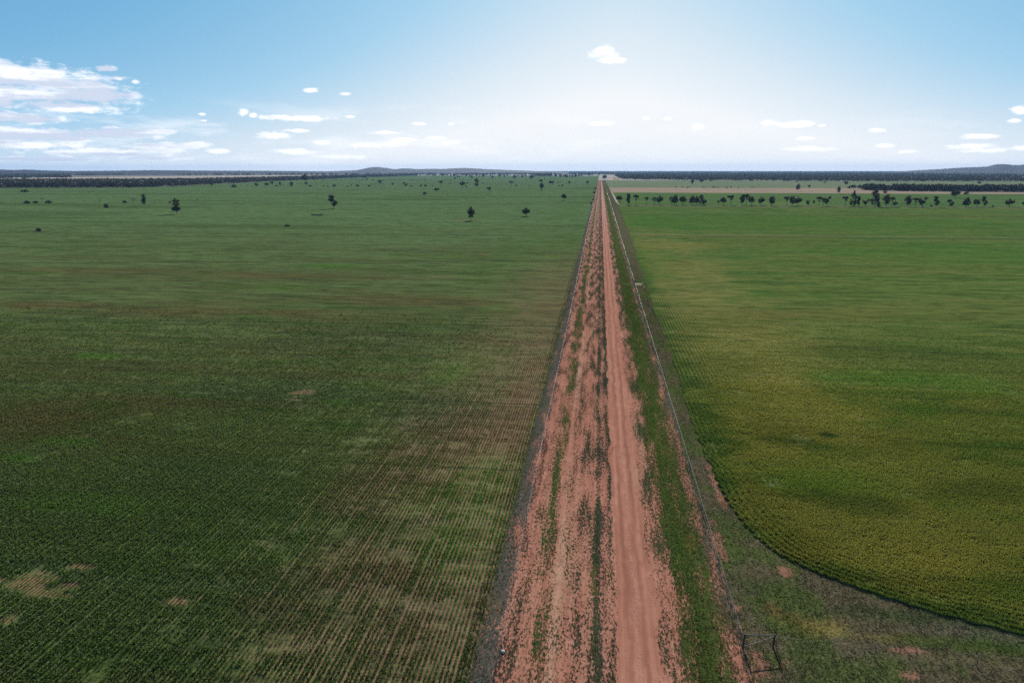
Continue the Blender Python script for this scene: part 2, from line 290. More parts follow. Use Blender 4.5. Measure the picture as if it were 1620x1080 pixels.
def bare_value(x, y, lst):
    b = np.zeros(len(x)); nz = (fbm(x/2.4, y/1.5, 87, 5)-.5)*4.2
    for px, py, rx, ry in lst:
        cx, cy = G(px, py); ax = rx*mpp(px, py); ay = abs(G(px, py-ry)[1]-G(px, py+ry)[1])/2
        b = np.maximum(b, np.clip(1.35-1.0*np.hypot((x-cx)/ax, (y-cy)/ay)+nz, 0, 1.2))
    return b
def grid_sheet(name, ys, x0, x1, n, mat, colfn, bare, z=0., skirt=0., power=1.):
    """a field as one sheet of quads between two x limits, plant colours stored per vertex"""
    ys = np.asarray(ys); u = np.linspace(0, 1, n)**power; a = x0(ys)[:, None]; b = x1(ys)[:, None]
    x = (a+(b-a)*u); y = np.repeat(ys[:, None], n, 1); x = x.ravel(); y = y.ravel(); m = len(ys)
    V = np.stack([x, y, np.full(len(x), z)], 1); i = np.arange(m*n).reshape(m, n)
    q = np.stack([i[:-1, :-1], i[:-1, 1:], i[1:, 1:], i[1:, :-1]], -1).reshape(-1, 4)
    if (x1(ys[:1])-x0(ys[:1]))[0]*(ys[-1]-ys[0]) < 0: q = q[:, ::-1]
    if skirt:
        e = V[i[:, 0]].copy(); e[:, 2] -= skirt; k = len(V)+np.arange(m); V = np.concatenate([V, e])
        q = np.concatenate([q, np.stack([k[:-1], i[:-1, 0], i[1:, 0], k[1:]], -1)])
    me = mesh_np(name, V, q, mat, bare_value(V[:, 0], V[:, 1], bare), name_='bare')
    put_colour(me, colfn(V[:, 0], V[:, 1])); return tag(add(name, me), kind='structure')
def put_colour(me, c):
    at = me.attributes.new('col', 'FLOAT_COLOR', 'POINT'); at.data.foreach_set('color', np.concatenate([c, np.ones((len(c), 1))], 1).astype(np.float32).ravel())
def mat_streaky(name, cols, sx, sy, sheen=0.):
    m_, t = material(name); P, X, Y = t.pos()
    n1 = t.noise(t.cxyz(t.m('MULTIPLY', X, 1/sx), t.m('MULTIPLY', Y, 1/sy)), 1., 5, .6)
    n2 = t.noise(t.cxyz(X, Y), .5, 4, .7)
    c = t.ramp(n1, [(.3+.4*i/(len(cols)-1), k) for i, k in enumerate(cols)])
    c = t.mix(t.mr(n2, .3, .7), t.mix(1., c, (.75,)*3, 'MULTIPLY'), t.mix(1., c, (1.25,)*3, 'MULTIPLY'))
    finish(t, principled(t, c, 1., 0., sheen)); return m_

# ---------------------------------------------------------------- mesh helpers
def mesh_np(name, V, F, mat, attr=None, smooth=False, name_='rnd'):
    """V (n,3), F (m,k) int"""
    me = bpy.data.meshes.new(name); V = np.asarray(V, np.float32); F = np.asarray(F, np.int32); k = F.shape[1]
    me.vertices.add(len(V)); me.vertices.foreach_set('co', V.ravel())
    me.loops.add(F.size); me.loops.foreach_set('vertex_index', F.ravel())
    me.polygons.add(len(F)); me.polygons.foreach_set('loop_start', np.arange(0, F.size, k, dtype=np.int32))
    if smooth: me.polygons.foreach_set('use_smooth', np.ones(len(F), bool))
    me.update(calc_edges=True)
    if attr is not None:
        a = me.attributes.new(name_, 'FLOAT', 'POINT'); a.data.foreach_set('value', np.asarray(attr, np.float32))
    me.materials.append(mat); return me
def add(name, me, parent=None, loc=(0, 0, 0)):
    o = bpy.data.objects.new(name, me); COL.objects.link(o); o.location = loc
    if parent: o.parent = parent
    return o
def tag(o, label=None, cat=None, group=None, kind=None):
    if label: o['label'] = label
    if cat: o['category'] = cat
    if group: o['group'] = group
    if kind: o['kind'] = kind
    return o
def poly_sheet(name, pts, mat, z=0., skirt=0.):
    n = len(pts); vs = [(x, y, z) for x, y in pts]; fs = [tuple(range(n))]
    if skirt:
        vs += [(x, y, z-skirt) for x, y in pts]; fs += [(i, (i+1) % n, n+(i+1) % n, n+i) for i in range(n)]
    me = bpy.data.meshes.new(name); me.from_pydata(vs, [], fs); me.update(); me.materials.append(mat)
    import bmesh as bm_; b = bm_.new(); b.from_mesh(me); bm_.ops.recalc_face_normals(b, faces=b.faces)
    b.faces.ensure_lookup_table()
    if b.faces[0].normal.z < 0: bm_.ops.reverse_faces(b, faces=b.faces)
    b.to_mesh(me); b.free()
    return tag(add(name, me), kind='structure')
def tube(path, radii, n=6, cap=True):
    V, F = [], []
    for i, p in enumerate(path):
        p = Vector(p); a = Vector(path[max(0, i-1)]); b = Vector(path[min(len(path)-1, i+1)])
        d = (b-a).normalized(); s = d.orthogonal().normalized() if abs(d.z) < .99 else Vector((1, 0, 0)); q = d.cross(s)
        for k in range(n):
            an = 2*math.pi*k/n; V.append(tuple(p+(s*math.cos(an)+q*math.sin(an))*radii[i]))
        if i:
            for k in range(n):
                F.append(((i-1)*n+k, (i-1)*n+(k+1) % n, i*n+(k+1) % n, i*n+k))
    if cap:
        F.append(tuple(range(n-1, -1, -1))); F.append(tuple((len(path)-1)*n+k for k in range(n)))
    return V, F
class MB:
    def __init__(s): s.V = []; s.F = []
    def add(s, vf): o = len(s.V); s.V += list(vf[0]); s.F += [tuple(i+o for i in f) for f in vf[1]]; return s
    def mesh(s, name, mat):
        me = bpy.data.meshes.new(name); me.from_pydata(s.V, [], s.F); me.update(); me.materials.append(mat); return me

def in_ellipses(x, y, lst, grow=1.):
    if lst in (LEFT_BARE, RIGHT_BARE): return bare_value(x, y, lst) > .45
    r = np.zeros(len(x), bool)
    for (px, py, rx, ry) in lst:
        cx, cy = G(px, py); ax = rx*mpp(px, py)*grow; ay = abs(G(px, py-ry)[1]-G(px, py+ry)[1])/2*grow
        r |= ((x-cx)/ax)**2+((y-cy)/ay)**2 + (vnoise(x*1.2, y*1.2, 5)-.5)*1.2 < 1
    return r
def blades(x, y, z0, spread, height, width, nb, seed, flat=.3):
    """little plants: nb leaves each, every leaf one narrow quad bending outwards"""
    g = np.random.default_rng(seed); n = len(x)
    X = np.repeat(x, nb); Y = np.repeat(y, nb); S = np.repeat(spread, nb); Hh = np.repeat(height, nb); W = np.repeat(width, nb); Z = np.repeat(z0, nb) if np.ndim(z0) else np.full(n*nb, z0)
    a = g.uniform(0, 2*np.pi, n*nb); r = S*g.uniform(.35, 1., n*nb); hh = Hh*g.uniform(1-flat*2, 1., n*nb); hh = np.maximum(hh, .02)
    w = W*g.uniform(.6, 1.2, n*nb)
    bx = X+S*.25*g.normal(0, 1, n*nb); by = Y+S*.25*g.normal(0, 1, n*nb)
    ca, sa = np.cos(a), np.sin(a)
    V = np.empty((n*nb, 4, 3), np.float32)
    V[:, 0] = np.stack([bx, by, Z], 1)
    mx = bx+ca*r*.55; my = by+sa*r*.55
    V[:, 1] = np.stack([mx-sa*w, my+ca*w, Z+hh*.75], 1)
    V[:, 2] = np.stack([bx+ca*r, by+sa*r, Z+hh], 1)
    V[:, 3] = np.stack([mx+sa*w, my-ca*w, Z+hh*.75], 1)
    F = np.arange(n*nb*4).reshape(-1, 4); rnd = np.repeat(g.uniform(0, 1, n*nb), 4)
    return V.reshape(-1, 3), F, rnd

# ---------------------------------------------------------------- ground and fields
FX0, FX1 = -7.35, 13.4                                # the two fences
def mat_ground():
    m_, t = material('far_country'); P, X, Y = t.pos()
    n1 = t.noise(t.cxyz(t.m('MULTIPLY', X, 1/900), t.m('MULTIPLY', Y, 1/700)), 1., 6, .62)
    n2 = t.noise(t.cxyz(X, Y), .05, 5, .7)
    c = t.ramp(n1, [(.36, (.06, .07, .045)), (.46, (.075, .085, .05)), (.53, (.20, .17, .12)), (.62, (.26, .21, .15))])
    c = t.mix(t.mr(n2, .48, .60, 0, .85), c, (.035, .045, .03))
    finish(t, principled(t, c, .95, .1)); return m_
poly_sheet('ground', [(-23000, -500), (23000, -500), (23000, 23500), (-23000, 23500)], mat_ground(), -.30)
M_ver = mat_corridor('verge_soil'); M_rv = mat_corridor('verge_right', True); M_lf = mat_left_field(); M_rf = mat_right_field()
YE = 2930
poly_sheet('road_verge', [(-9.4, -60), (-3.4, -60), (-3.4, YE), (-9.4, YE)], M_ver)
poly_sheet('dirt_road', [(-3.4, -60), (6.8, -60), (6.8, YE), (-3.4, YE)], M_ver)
YR = np.r_[np.linspace(-60, 40, 12), np.geomspace(42, YE, 330)]
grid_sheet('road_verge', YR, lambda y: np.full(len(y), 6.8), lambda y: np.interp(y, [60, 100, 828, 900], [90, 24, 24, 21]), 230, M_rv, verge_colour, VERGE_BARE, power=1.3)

# left field reaches the woodland edge
LW = [(-260, 297.5), (0, 297), (220, 297), (330, 292), (440, 286.3), (560, 281), (650, 277.6), (760, 276.2), (860, 276.6), (953, 277.2)]
lw = [G(*p) for p in LW]
LX = sorted([(-9.4, 5400.)]+lw[:-2]+[(-2600, 1300), (-3500, 900), (-1e5, 0)], key=lambda q: -q[0])
# outer limit of the field at each distance
def left_limit(y):
    P = [p for p in lw if p[0] < -12]; P.sort(key=lambda q: q[1]); yy = [-60, 1300]+[p[1] for p in P]+[5401]; xx = [-1900, -2700]+[p[0] for p in P]+[-12]
    return np.interp(y, yy, xx)
def left_near(y): return np.maximum(left_limit(y), -(1.45*np.maximum(y, 40)+160))
YL = np.r_[np.linspace(-60, 38, 8), np.geomspace(40, 5400, 520)]
grid_sheet('left_field', YL, lambda y: np.full(len(y), -9.4), left_near, 380, M_lf, lambda x, y: macro(x, y, 'L'), LEFT_BARE)
# right crop: its rounded corner as surveyed, stands a little above the verge
ER = E1[np.argsort(E1[:, 1])]; YQ = np.unique(np.r_[ER[:, 1], np.geomspace(ER[0, 1], 812, 330)])
grid_sheet('right_field', YQ, lambda y: np.interp(y, ER[:, 1], ER[:, 0]), lambda y: 1.2*y+150, 300, M_rf, lambda x, y: macro(x, y, 'R'), RIGHT_BARE, .12, .14, 1.3)
M_ff = mat_streaky('far_green_field', [(.045, .10, .028), (.07, .14, .04), (.11, .17, .05), (.17, .20, .07)], 150, 14)
M_tan = mat_streaky('bare_paddock', [(.17, .19, .10), (.33, .25, .17), (.38, .28, .20), (.24, .21, .14), (.44, .34, .25)], 200, 26)
M_pale = mat_streaky('pale_green_paddock', [(.13, .18, .09), (.17, .21, .11), (.22, .23, .13)], 260, 60)
M_stub = mat_streaky('stubble', [(.42, .34, .26), (.50, .42, .33)], 400, 90)
def band(y0, y1, x0=24, x1=2200): return [(x0, y0), (x1, y0), (x1, y1), (x0, y1)]
poly_sheet('headland_strip', band(812, 832, 24, 1500), mat_streaky('headland', [(.10, .085, .05), (.19, .15, .10), (.08, .10, .045)], 30, 5), 0)
poly_sheet('far_green_field', band(832, 1310), M_ff, 0)
poly_sheet('bare_paddock', band(1310, 1690, 22), M_tan, 0)
poly_sheet('far_green_field', band(1690, 2080, 21), M_pale, 0)
poly_sheet('pale_green_paddock', band(2080, 2930, 21, 3600), M_pale, 0)
poly_sheet('far_track', [G(966.5, 285), G(971, 284.6), G(968.5, 280.5), G(963.6, 276.2), G(962, 276.2), G(965, 280.5)], mat_streaky('far_track', [(.5, .34, .26), (.6, .42, .33)], 30, 60), .1)
poly_sheet('bare_paddock', [G(966, 284.8), G(981, 284.6), G(978, 281), G(969, 280)], M_tan, -.05)
poly_sheet('stubble_paddock', [G(-200, 284), G(0, 283.6), G(150, 283.2), G(330, 281.6), G(440, 281), G(560, 280), G(650, 278.4), G(650, 277.6), G(560, 277.4), G(480, 277), G(330, 278.3), G(150, 280), G(0, 281.2), G(-200, 281.5)], M_stub, -.15)

# ---------------------------------------------------------------- crops and weeds as growth
def mat_growth(name, trans=.35, lo=.6, hi=1.6):
    m_, t = material(name); f = t.mr(t.attr('rnd'), 0, 1, lo, hi, False)
    c = t.mix(1., t.acol(), t.cxyz(f, f, f), 'MULTIPLY')
    finish(t, leafy(t, c, trans, .6, .015)); return m_
def frustum_mask(x, y, m=3.):
    lx = -46.7-(y-41)*(57.0/60.6)-m; rx = 35.1+(y-51.4)*(40.2/72.9)+m
    return (x > lx) & (x < rx)
# left crop rows
def left_crop():
    xs, ys, sc = [], [], []
    for i in range(int(190/ROW)):
        x0 = -9.6-i*ROW; y = np.arange(36, 190, .19) + rng.uniform(0, .19)
        keep = rng.uniform(0, 1, len(y)) < np.clip((85/np.maximum(y, 85))**2, 0, 1)*np.clip((190-y)/90, 0, 1)
        y = y[keep]; x = np.full(len(y), x0+rng.normal(0, .035)) + .05*np.sin(y*.21+i*1.3)+.04*np.sin(y*.07+i*2.1)
        xs.append(x); ys.append(y)
    x = np.concatenate(xs); y = np.concatenate(ys); k = frustum_mask(x, y); x, y = x[k], y[k]
    x += rng.normal(0, .03, len(x)); y += rng.normal(0, .08, len(x))
    n = .35*fbm(x/5., y/2.2, 3, 4)+.3*fbm(x/2.2, y/11, 5, 3)+.35*fbm(x/1.2, y/1.2, 9, 2); opn = np.clip((x+52)/40, 0, 1)*.22
    pk = np.clip((n-.24-opn*.8)*3.8+.35, .10, 1.); pk[in_ellipses(x, y, LEFT_BARE, .9)] *= .25
    k = rng.uniform(0, 1, len(x)) < pk; x, y, pk = x[k], y[k], pk[k]
    s = .75+.6*pk; s *= np.clip(y/130, 1, 1.3)
    wd = 1.55-2.*np.clip((x+52)/40, 0, 1)*.22; V, F, r = blades(x, y, 0., .13*s*wd, .17*s*wd**.5, .034*s*wd, 5, 1)
    me = mesh_np('row_crop', V, F, mat_growth('row_crop_leaf', .45), r); put_colour(me, np.repeat(macro(x, y, 'L'), 20, 0)); return add('row_crop', me)
def right_crop():
    N = 700000; y = 46+(200-46)*rng.uniform(0, 1, N)**1.0; x = 15+rng.uniform(0, 1, N)*(130)
    keep = frustum_mask(x, y) & (rng.uniform(0, 1, N) < np.clip((75/np.maximum(y, 75))**1.7, 0, 1)*np.clip((200-y)/100, 0, 1)); x, y = x[keep], y[keep]
    # two extra sowings of the nearest part
    xx = rng.uniform(15, 75, 330000); yy = rng.uniform(46, 130, 330000); k = frustum_mask(xx, yy) & (rng.uniform(0, 1, 330000) < np.clip((75/np.maximum(yy, 75))**3, 0, 1)); x = np.r_[x, xx[k]]; y = np.r_[y, yy[k]]
    d = dist_to_edge(x, y); k = d > .05; x, y, d = x[k], y[k], d[k]
    # headland rows follow the edge
    rowp = np.abs(((d/.8) % 1)-.5)*2; near = np.clip(1-d/7, 0, 1)
    n = .6*fbm(x/4., y/2., 21, 4)+.4*fbm(x*.9, y*.9, 33, 2)
    pk = np.clip((n-.2)*2.6+.35, .15, 1)*(1-near*.9*(rowp < .45)); pk[in_ellipses(x, y, RIGHT_BARE, .8)] *= .4
    k = rng.uniform(0, 1, len(x)) < pk; x, y, d, pk = x[k], y[k], d[k], pk[k]
    s = (.8+.5*pk)*np.clip(y/110, 1, 1.3)
    V, F, r = blades(x, y, .10, .12*s, .26*s**.6, .024*s, 4, 2, .3)
    me = mesh_np('grain_crop', V, F, mat_growth('grain_leaf', .55, .72, 1.4), r); put_colour(me, np.repeat(macro(x, y, 'R'), 16, 0)); return add('grain_crop', me)
def weeds():
    px = np.array([p[0] for p in PROFILE]); pd = np.array([p[1] for p in PROFILE])
    N = 420000; x = rng.uniform(-10.5, 40, N); y = 38+rng.uniform(0, 1, N)**1.5*330
    k = frustum_mask(x, y) & (x < np.where(y < 100, 40, 17.5)); x, y = x[k], y[k]
    d = np.interp(x+(fbm(x*.35, y/8, 71, 4)-.5)*1.3, px, pd); d = np.where(x > 13.7, .62, d)
    n = fbm(x*4.6, y*2., 40, 4)+.5*(fbm(x*.7, y/11, 55, 3)-.5)
    pat = np.clip((n-.28)/.44, 0, 1)
    k = (d-pat > -.04) & (d > .03) & (rng.uniform(0, 1, len(x)) < np.clip((368-y)/200, 0, 1)) & ((rng.uniform(0, 1, len(x)) < .6) | (x > 8))
    x, y, d = x[k], y[k], d[k]
    de = dist_to_edge(x, y); k = (de < .2) | (x < 15); x, y, d = x[k], y[k], d[k]
    k = ~in_ellipses(x, y, [(1003, 450, 14, 3)]); x, y, d = x[k], y[k], d[k]
    tall = np.abs(x-13.4) < .35
    s = rng.uniform(.35, .95, len(x))*(.42+.6*d)*np.clip(y/130, 1, 1.5)
    V, F, r = blades(x, y, 0., np.where(tall, .13, .17)*s, np.where(tall, .42, .13)*s, .035*s, 6, 3, .35)
    wx = x+(fbm(x*.25, y/14, 71, 3)-.5)*1.3; c = np.stack([np.interp(wx, PX_, PC_[:, q]) for q in range(3)], 1); hue = fbm(x*.5, y*.12, 73, 4)
    c = lerp(ss(hue, .54, .68, 0, .7), c, (.13, .105, .028)); c = lerp(ss(hue, .46, .34, 0, .7)*(x > 8.5), c, (.06, .13, .012)); c = lerp(ss(x, 13.5, 14.2), c, verge_colour(x, y))
    me = mesh_np('weeds', V, F, mat_growth('weed_leaf'), r); put_colour(me, np.repeat(c, 24, 0)); return add('weeds', me)
tag(left_crop(), 'rows of low dark green crop plants covering the field left of the road', 'crop', kind='stuff')
tag(right_crop(), 'dense yellow-green grain crop filling the field right of the road', 'crop', kind='stuff')
tag(weeds(), 'low green and dry weeds scattered over the red verges of the dirt road', 'weeds', kind='stuff')

# ---------------------------------------------------------------- trees
def mat_leaf(name, a, b):
    m_, t = material(name); rn = t.attr('rnd')
    oi = t.n.new('ShaderNodeObjectInfo').outputs['Random']
    c = t.mix(rn, a, b); c = t.mix(t.mr(oi, 0, 1, 0, .45, False), c, (.075, .062, .045))
    finish(t, leafy(t, c, .25, .5, .03)); return m_
M_leaf = mat_leaf('gum_leaf', (.024, .032, .017), (.095, .105, .060))
M_dleaf = mat_leaf('dark_leaf', (.012, .018, .012), (.030, .038, .024))
def mat_plain(name, col, rough=.85, var=.35, scale=6.):
    m_, t = material(name); P, X, Y = t.pos(); n = t.noise(P, scale, 4, .6)
    c = t.mix(n, tuple(v*(1-var) for v in col), tuple(v*(1+var) for v in col)); finish(t, principled(t, c, rough, .3, 0, n, .4, .02)); return m_
M_bark = mat_plain('gum_bark', (.13, .105, .085)); M_dead = mat_plain('dead_wood', (.20, .175, .16)); M_pbark = mat_plain('dark_bark', (.06, .048, .04))

def crown_mesh(name, lobes, n, size, mat, seed, holes=.35):
    """leaf-cluster quads scattered through a few ragged lobes; unit height, unit width"""
    g = np.random.default_rng(seed); VS = []; RS = []
    vol = np.array([l[3]*l[3]*l[4] for l in lobes]); cnt = (n*vol/vol.sum()).astype(int)+8
    for (cx, cy, cz, rx, rz), c in zip(lobes, cnt):
        sub = g.normal(0, 1, (9, 3)); sub /= np.linalg.norm(sub, axis=1)[:, None]; sub *= g.uniform(.35, .95, (9, 1))
        w = g.integers(0, 9, c); p = sub[w]+g.normal(0, .27, (c, 3)); q = np.linalg.norm(p, axis=1); p[q > 1.1] *= (1.05/q[q > 1.1])[:, None]
        ctr = np.array([cx, cy, cz])+p*np.array([rx, rx, rz]); b = g.uniform(0, 1, 9)[w]*.6+g.uniform(0, .4, c)
        a = g.normal(0, 1, (c, 3)); a /= np.linalg.norm(a, axis=1)[:, None]; o = g.normal(0, 1, (c, 3)); o -= (o*a).sum(1)[:, None]*a; o /= np.linalg.norm(o, axis=1)[:, None]
        s = size*g.uniform(.5, 1.3, (c, 1)); asp = np.array([1, 1, .8])
        V = np.stack([ctr-a*s*asp, ctr+o*s*.6*asp, ctr+a*s*asp, ctr-o*s*.6*asp], 1); VS.append(V.reshape(-1, 3)); RS.append(np.repeat(b, 4))
    V = np.concatenate(VS); return mesh_np(name, V, np.arange(len(V)).reshape(-1, 4), mat, np.concatenate(RS))
def trunk_mesh(name, lobes, mat, r=.035, lean=.02, multi=1):
    mb = MB()
    for mI in range(multi):
        bx = (mI-(multi-1)/2)*.16
        base = (bx, 0, 0); top = max(l[2] for l in lobes); fork = min(l[2]-l[4]*.6 for l in lobes); fork = max(.12, min(fork, .5))
        mb.add(tube([(bx, 0, -.02), (bx*.8+lean, 0, fork*.5), (bx*.6+lean*2, 0, fork)], [r*1.5, r, r*.8]))
        for l in lobes:
            p0 = Vector((bx*.6+lean*2, 0, fork*.95)); p1 = Vector(l[:3]); mid = p0.lerp(p1, .5)+Vector((0, 0, -.03))
            mb.add(tube([p0, mid, p1, p1+Vector((0, 0, l[4]*.5))], [r*.65, r*.45, r*.3, r*.12], 5))
            for s in range(3):
                an = s*2.1+l[0]*7; mb.add(tube([p1, p1+Vector((math.cos(an)*l[3]*.7, math.sin(an)*l[3]*.7, l[4]*.3))], [r*.25, r*.08], 4))
    return mb.mesh(name, mat)
def bare_mesh(name, mat, seed):
    g = random.Random(seed); mb = MB()
    def br(p, d, L, r, k):
        q = p+d*L; m_ = p.lerp(q, .5)+Vector((g.uniform(-1, 1), g.uniform(-1, 1), 0))*L*.08
        mb.add(tube([p, m_, q], [r, r*.8, r*.6], 4))
        if k:
            for _ in range(3 if k > 1 else 4):
                e = (d+Vector((g.uniform(-1, 1), g.uniform(-1, 1), g.uniform(-.15, .5)))*.85).normalized(); br(q, e, L*.72, r*.55, k-1)
    br(Vector((0, 0, -.02)), Vector((.03, 0, 1)), .34, .026, 3); return mb.mesh(name, mat)
LB = {   # lobes: x, y, z, horizontal radius, vertical radius (unit tree, width 1 = +-.5)
 'round':  [(-.12, .05, .62, .34, .30), (.16, -.05, .66, .32, .28), (0, .1, .46, .40, .20), (.25, .1, .48, .2, .16), (-.28, -.1, .5, .2, .17)],
 'tall':   [(0, 0, .85, .26, .15), (-.1, .05, .62, .38, .20), (.14, -.05, .5, .36, .2), (-.05, 0, .33, .32, .14), (.22, .0, .66, .2, .12)],
 'column': [(0, 0, .86, .40, .14), (.05, .0, .66, .40, .2), (-.05, 0, .45, .40, .2), (0, .05, .24, .34, .16)],
 'dense':  [(0, 0, .66, .42, .32), (-.2, .1, .5, .3, .24), (.22, 0, .5, .28, .25), (0, 0, .35, .36, .18)],
 'umbrella': [(-.18, 0, .80, .30, .15), (.2, .05, .78, .28, .16), (0, -.1, .86, .28, .13), (.06, 0, .58, .16, .08)],
 'split':  [(-.24, 0, .62, .24, .2), (.26, .05, .80, .22, .17), (0, 0, .45, .26, .17), (-.2, .1, .36, .2, .13)],
 'leaning': [(-.12, 0, .78, .30, .20), (-.2, .05, .6, .26, .16), (.2, 0, .45, .30, .18), (.08, 0, .28, .22, .12)],
 'double': [(-.20, 0, .84, .24, .14), (.30, .05, .86, .18, .10), (0, 0, .62, .3, .16), (-.1, 0, .36, .36, .2), (.18, .05, .28, .30, .16)],
 'lobed':  [(0, 0, .9, .16, .09), (-.1, .0, .70, .34, .17), (.12, .0, .52, .34, .16), (-.22, 0, .3, .26, .2), (.2, 0, .26, .28, .2)],
 'twin':   [(-.26, 0, .55, .26, .32), (.24, 0, .58, .27, .34)],
 'airy':   [(-.22, 0, .70, .2, .16), (.2, .05, .74, .2, .15), (0, 0, .88, .18, .1), (-.05, .1, .5, .16, .12), (.28, -.1, .5, .14, .1)],
 'bush':   [(-.2, 0, .45, .3, .42), (.18, .0, .5, .32, .45), (0, .1, .3, .42, .28)],
 'lowbush': [(-.28, 0, .4, .22, .36), (0, 0, .5, .26, .42), (.28, 0, .42, .22, .36)],
}
PROTO = {}
for i, (k, lb) in enumerate(LB.items()):
    for v in (0, 1):
        g = random.Random(i*5+v); l2 = [tuple(q+g.uniform(-.04, .04)*(1 if v else .3) for q in l[:3])+(l[3]*g.uniform(.85, 1.1), l[4]*g.uniform(.85, 1.1)) for l in lb]
        bushy = k in ('bush', 'lowbush'); dark = bushy or (k in ('dense', 'column') and v == 0)
        cr = crown_mesh('crown', l2, 480 if k in ('airy', 'umbrella', 'split') else 760, .068 if k != 'column' else .07, M_dleaf if dark else M_leaf, i*10+v)
        tr = trunk_mesh('trunk', l2, M_pbark if dark else M_bark, .03 if not bushy else .02, .01, 1 if not bushy else 3)
        PROTO[k, v] = (cr, tr)
BARE = [bare_mesh('branches', M_dead, s) for s in range(4)]
SPARSE = [crown_mesh('crown', [(-.2, 0, .72, .25, .14), (.22, 0, .76, .22, .12), (0, 0, .9, .2, .08)], 60, .05, M_leaf, 90+s) for s in range(2)]
NAMES = {'bush': 'shrub', 'lowbush': 'shrub', 'bare': 'dead_tree', 'thin': 'dead_tree'}
ti = [0]
def tree(px, py, h, w, kind, label, group=None, plain=False):
    ti[0] += 1; v = ti[0] % 2; x, y = G(px, py); k = mpp(px, py); hm = h/(py-269.5)*CH; wm = w*k
    o = bpy.data.objects.new(NAMES.get(kind, 'gum_tree'), None); COL.objects.link(o); o.empty_display_size = .5
    o.location = (x, y, 0); o.scale = (wm, wm*.95, hm); o.rotation_euler.z = random.uniform(-.5, .5)
    if kind == 'thin':
        add('branches', BARE[ti[0] % 4], o)
    elif kind == 'bare':
        add('branches', BARE[ti[0] % 4], o); add('crown', SPARSE[v], o)
    else:
        cr, tr = PROTO[kind, v]; add('crown', cr, o); add('trunk', tr, o)
    cat = 'shrub' if kind in ('bush', 'lowbush') else 'dead tree' if kind in ('bare', 'thin') else 'tree'
    return tag(o, label, cat, group)
LG = 'scattered trees in the left field'
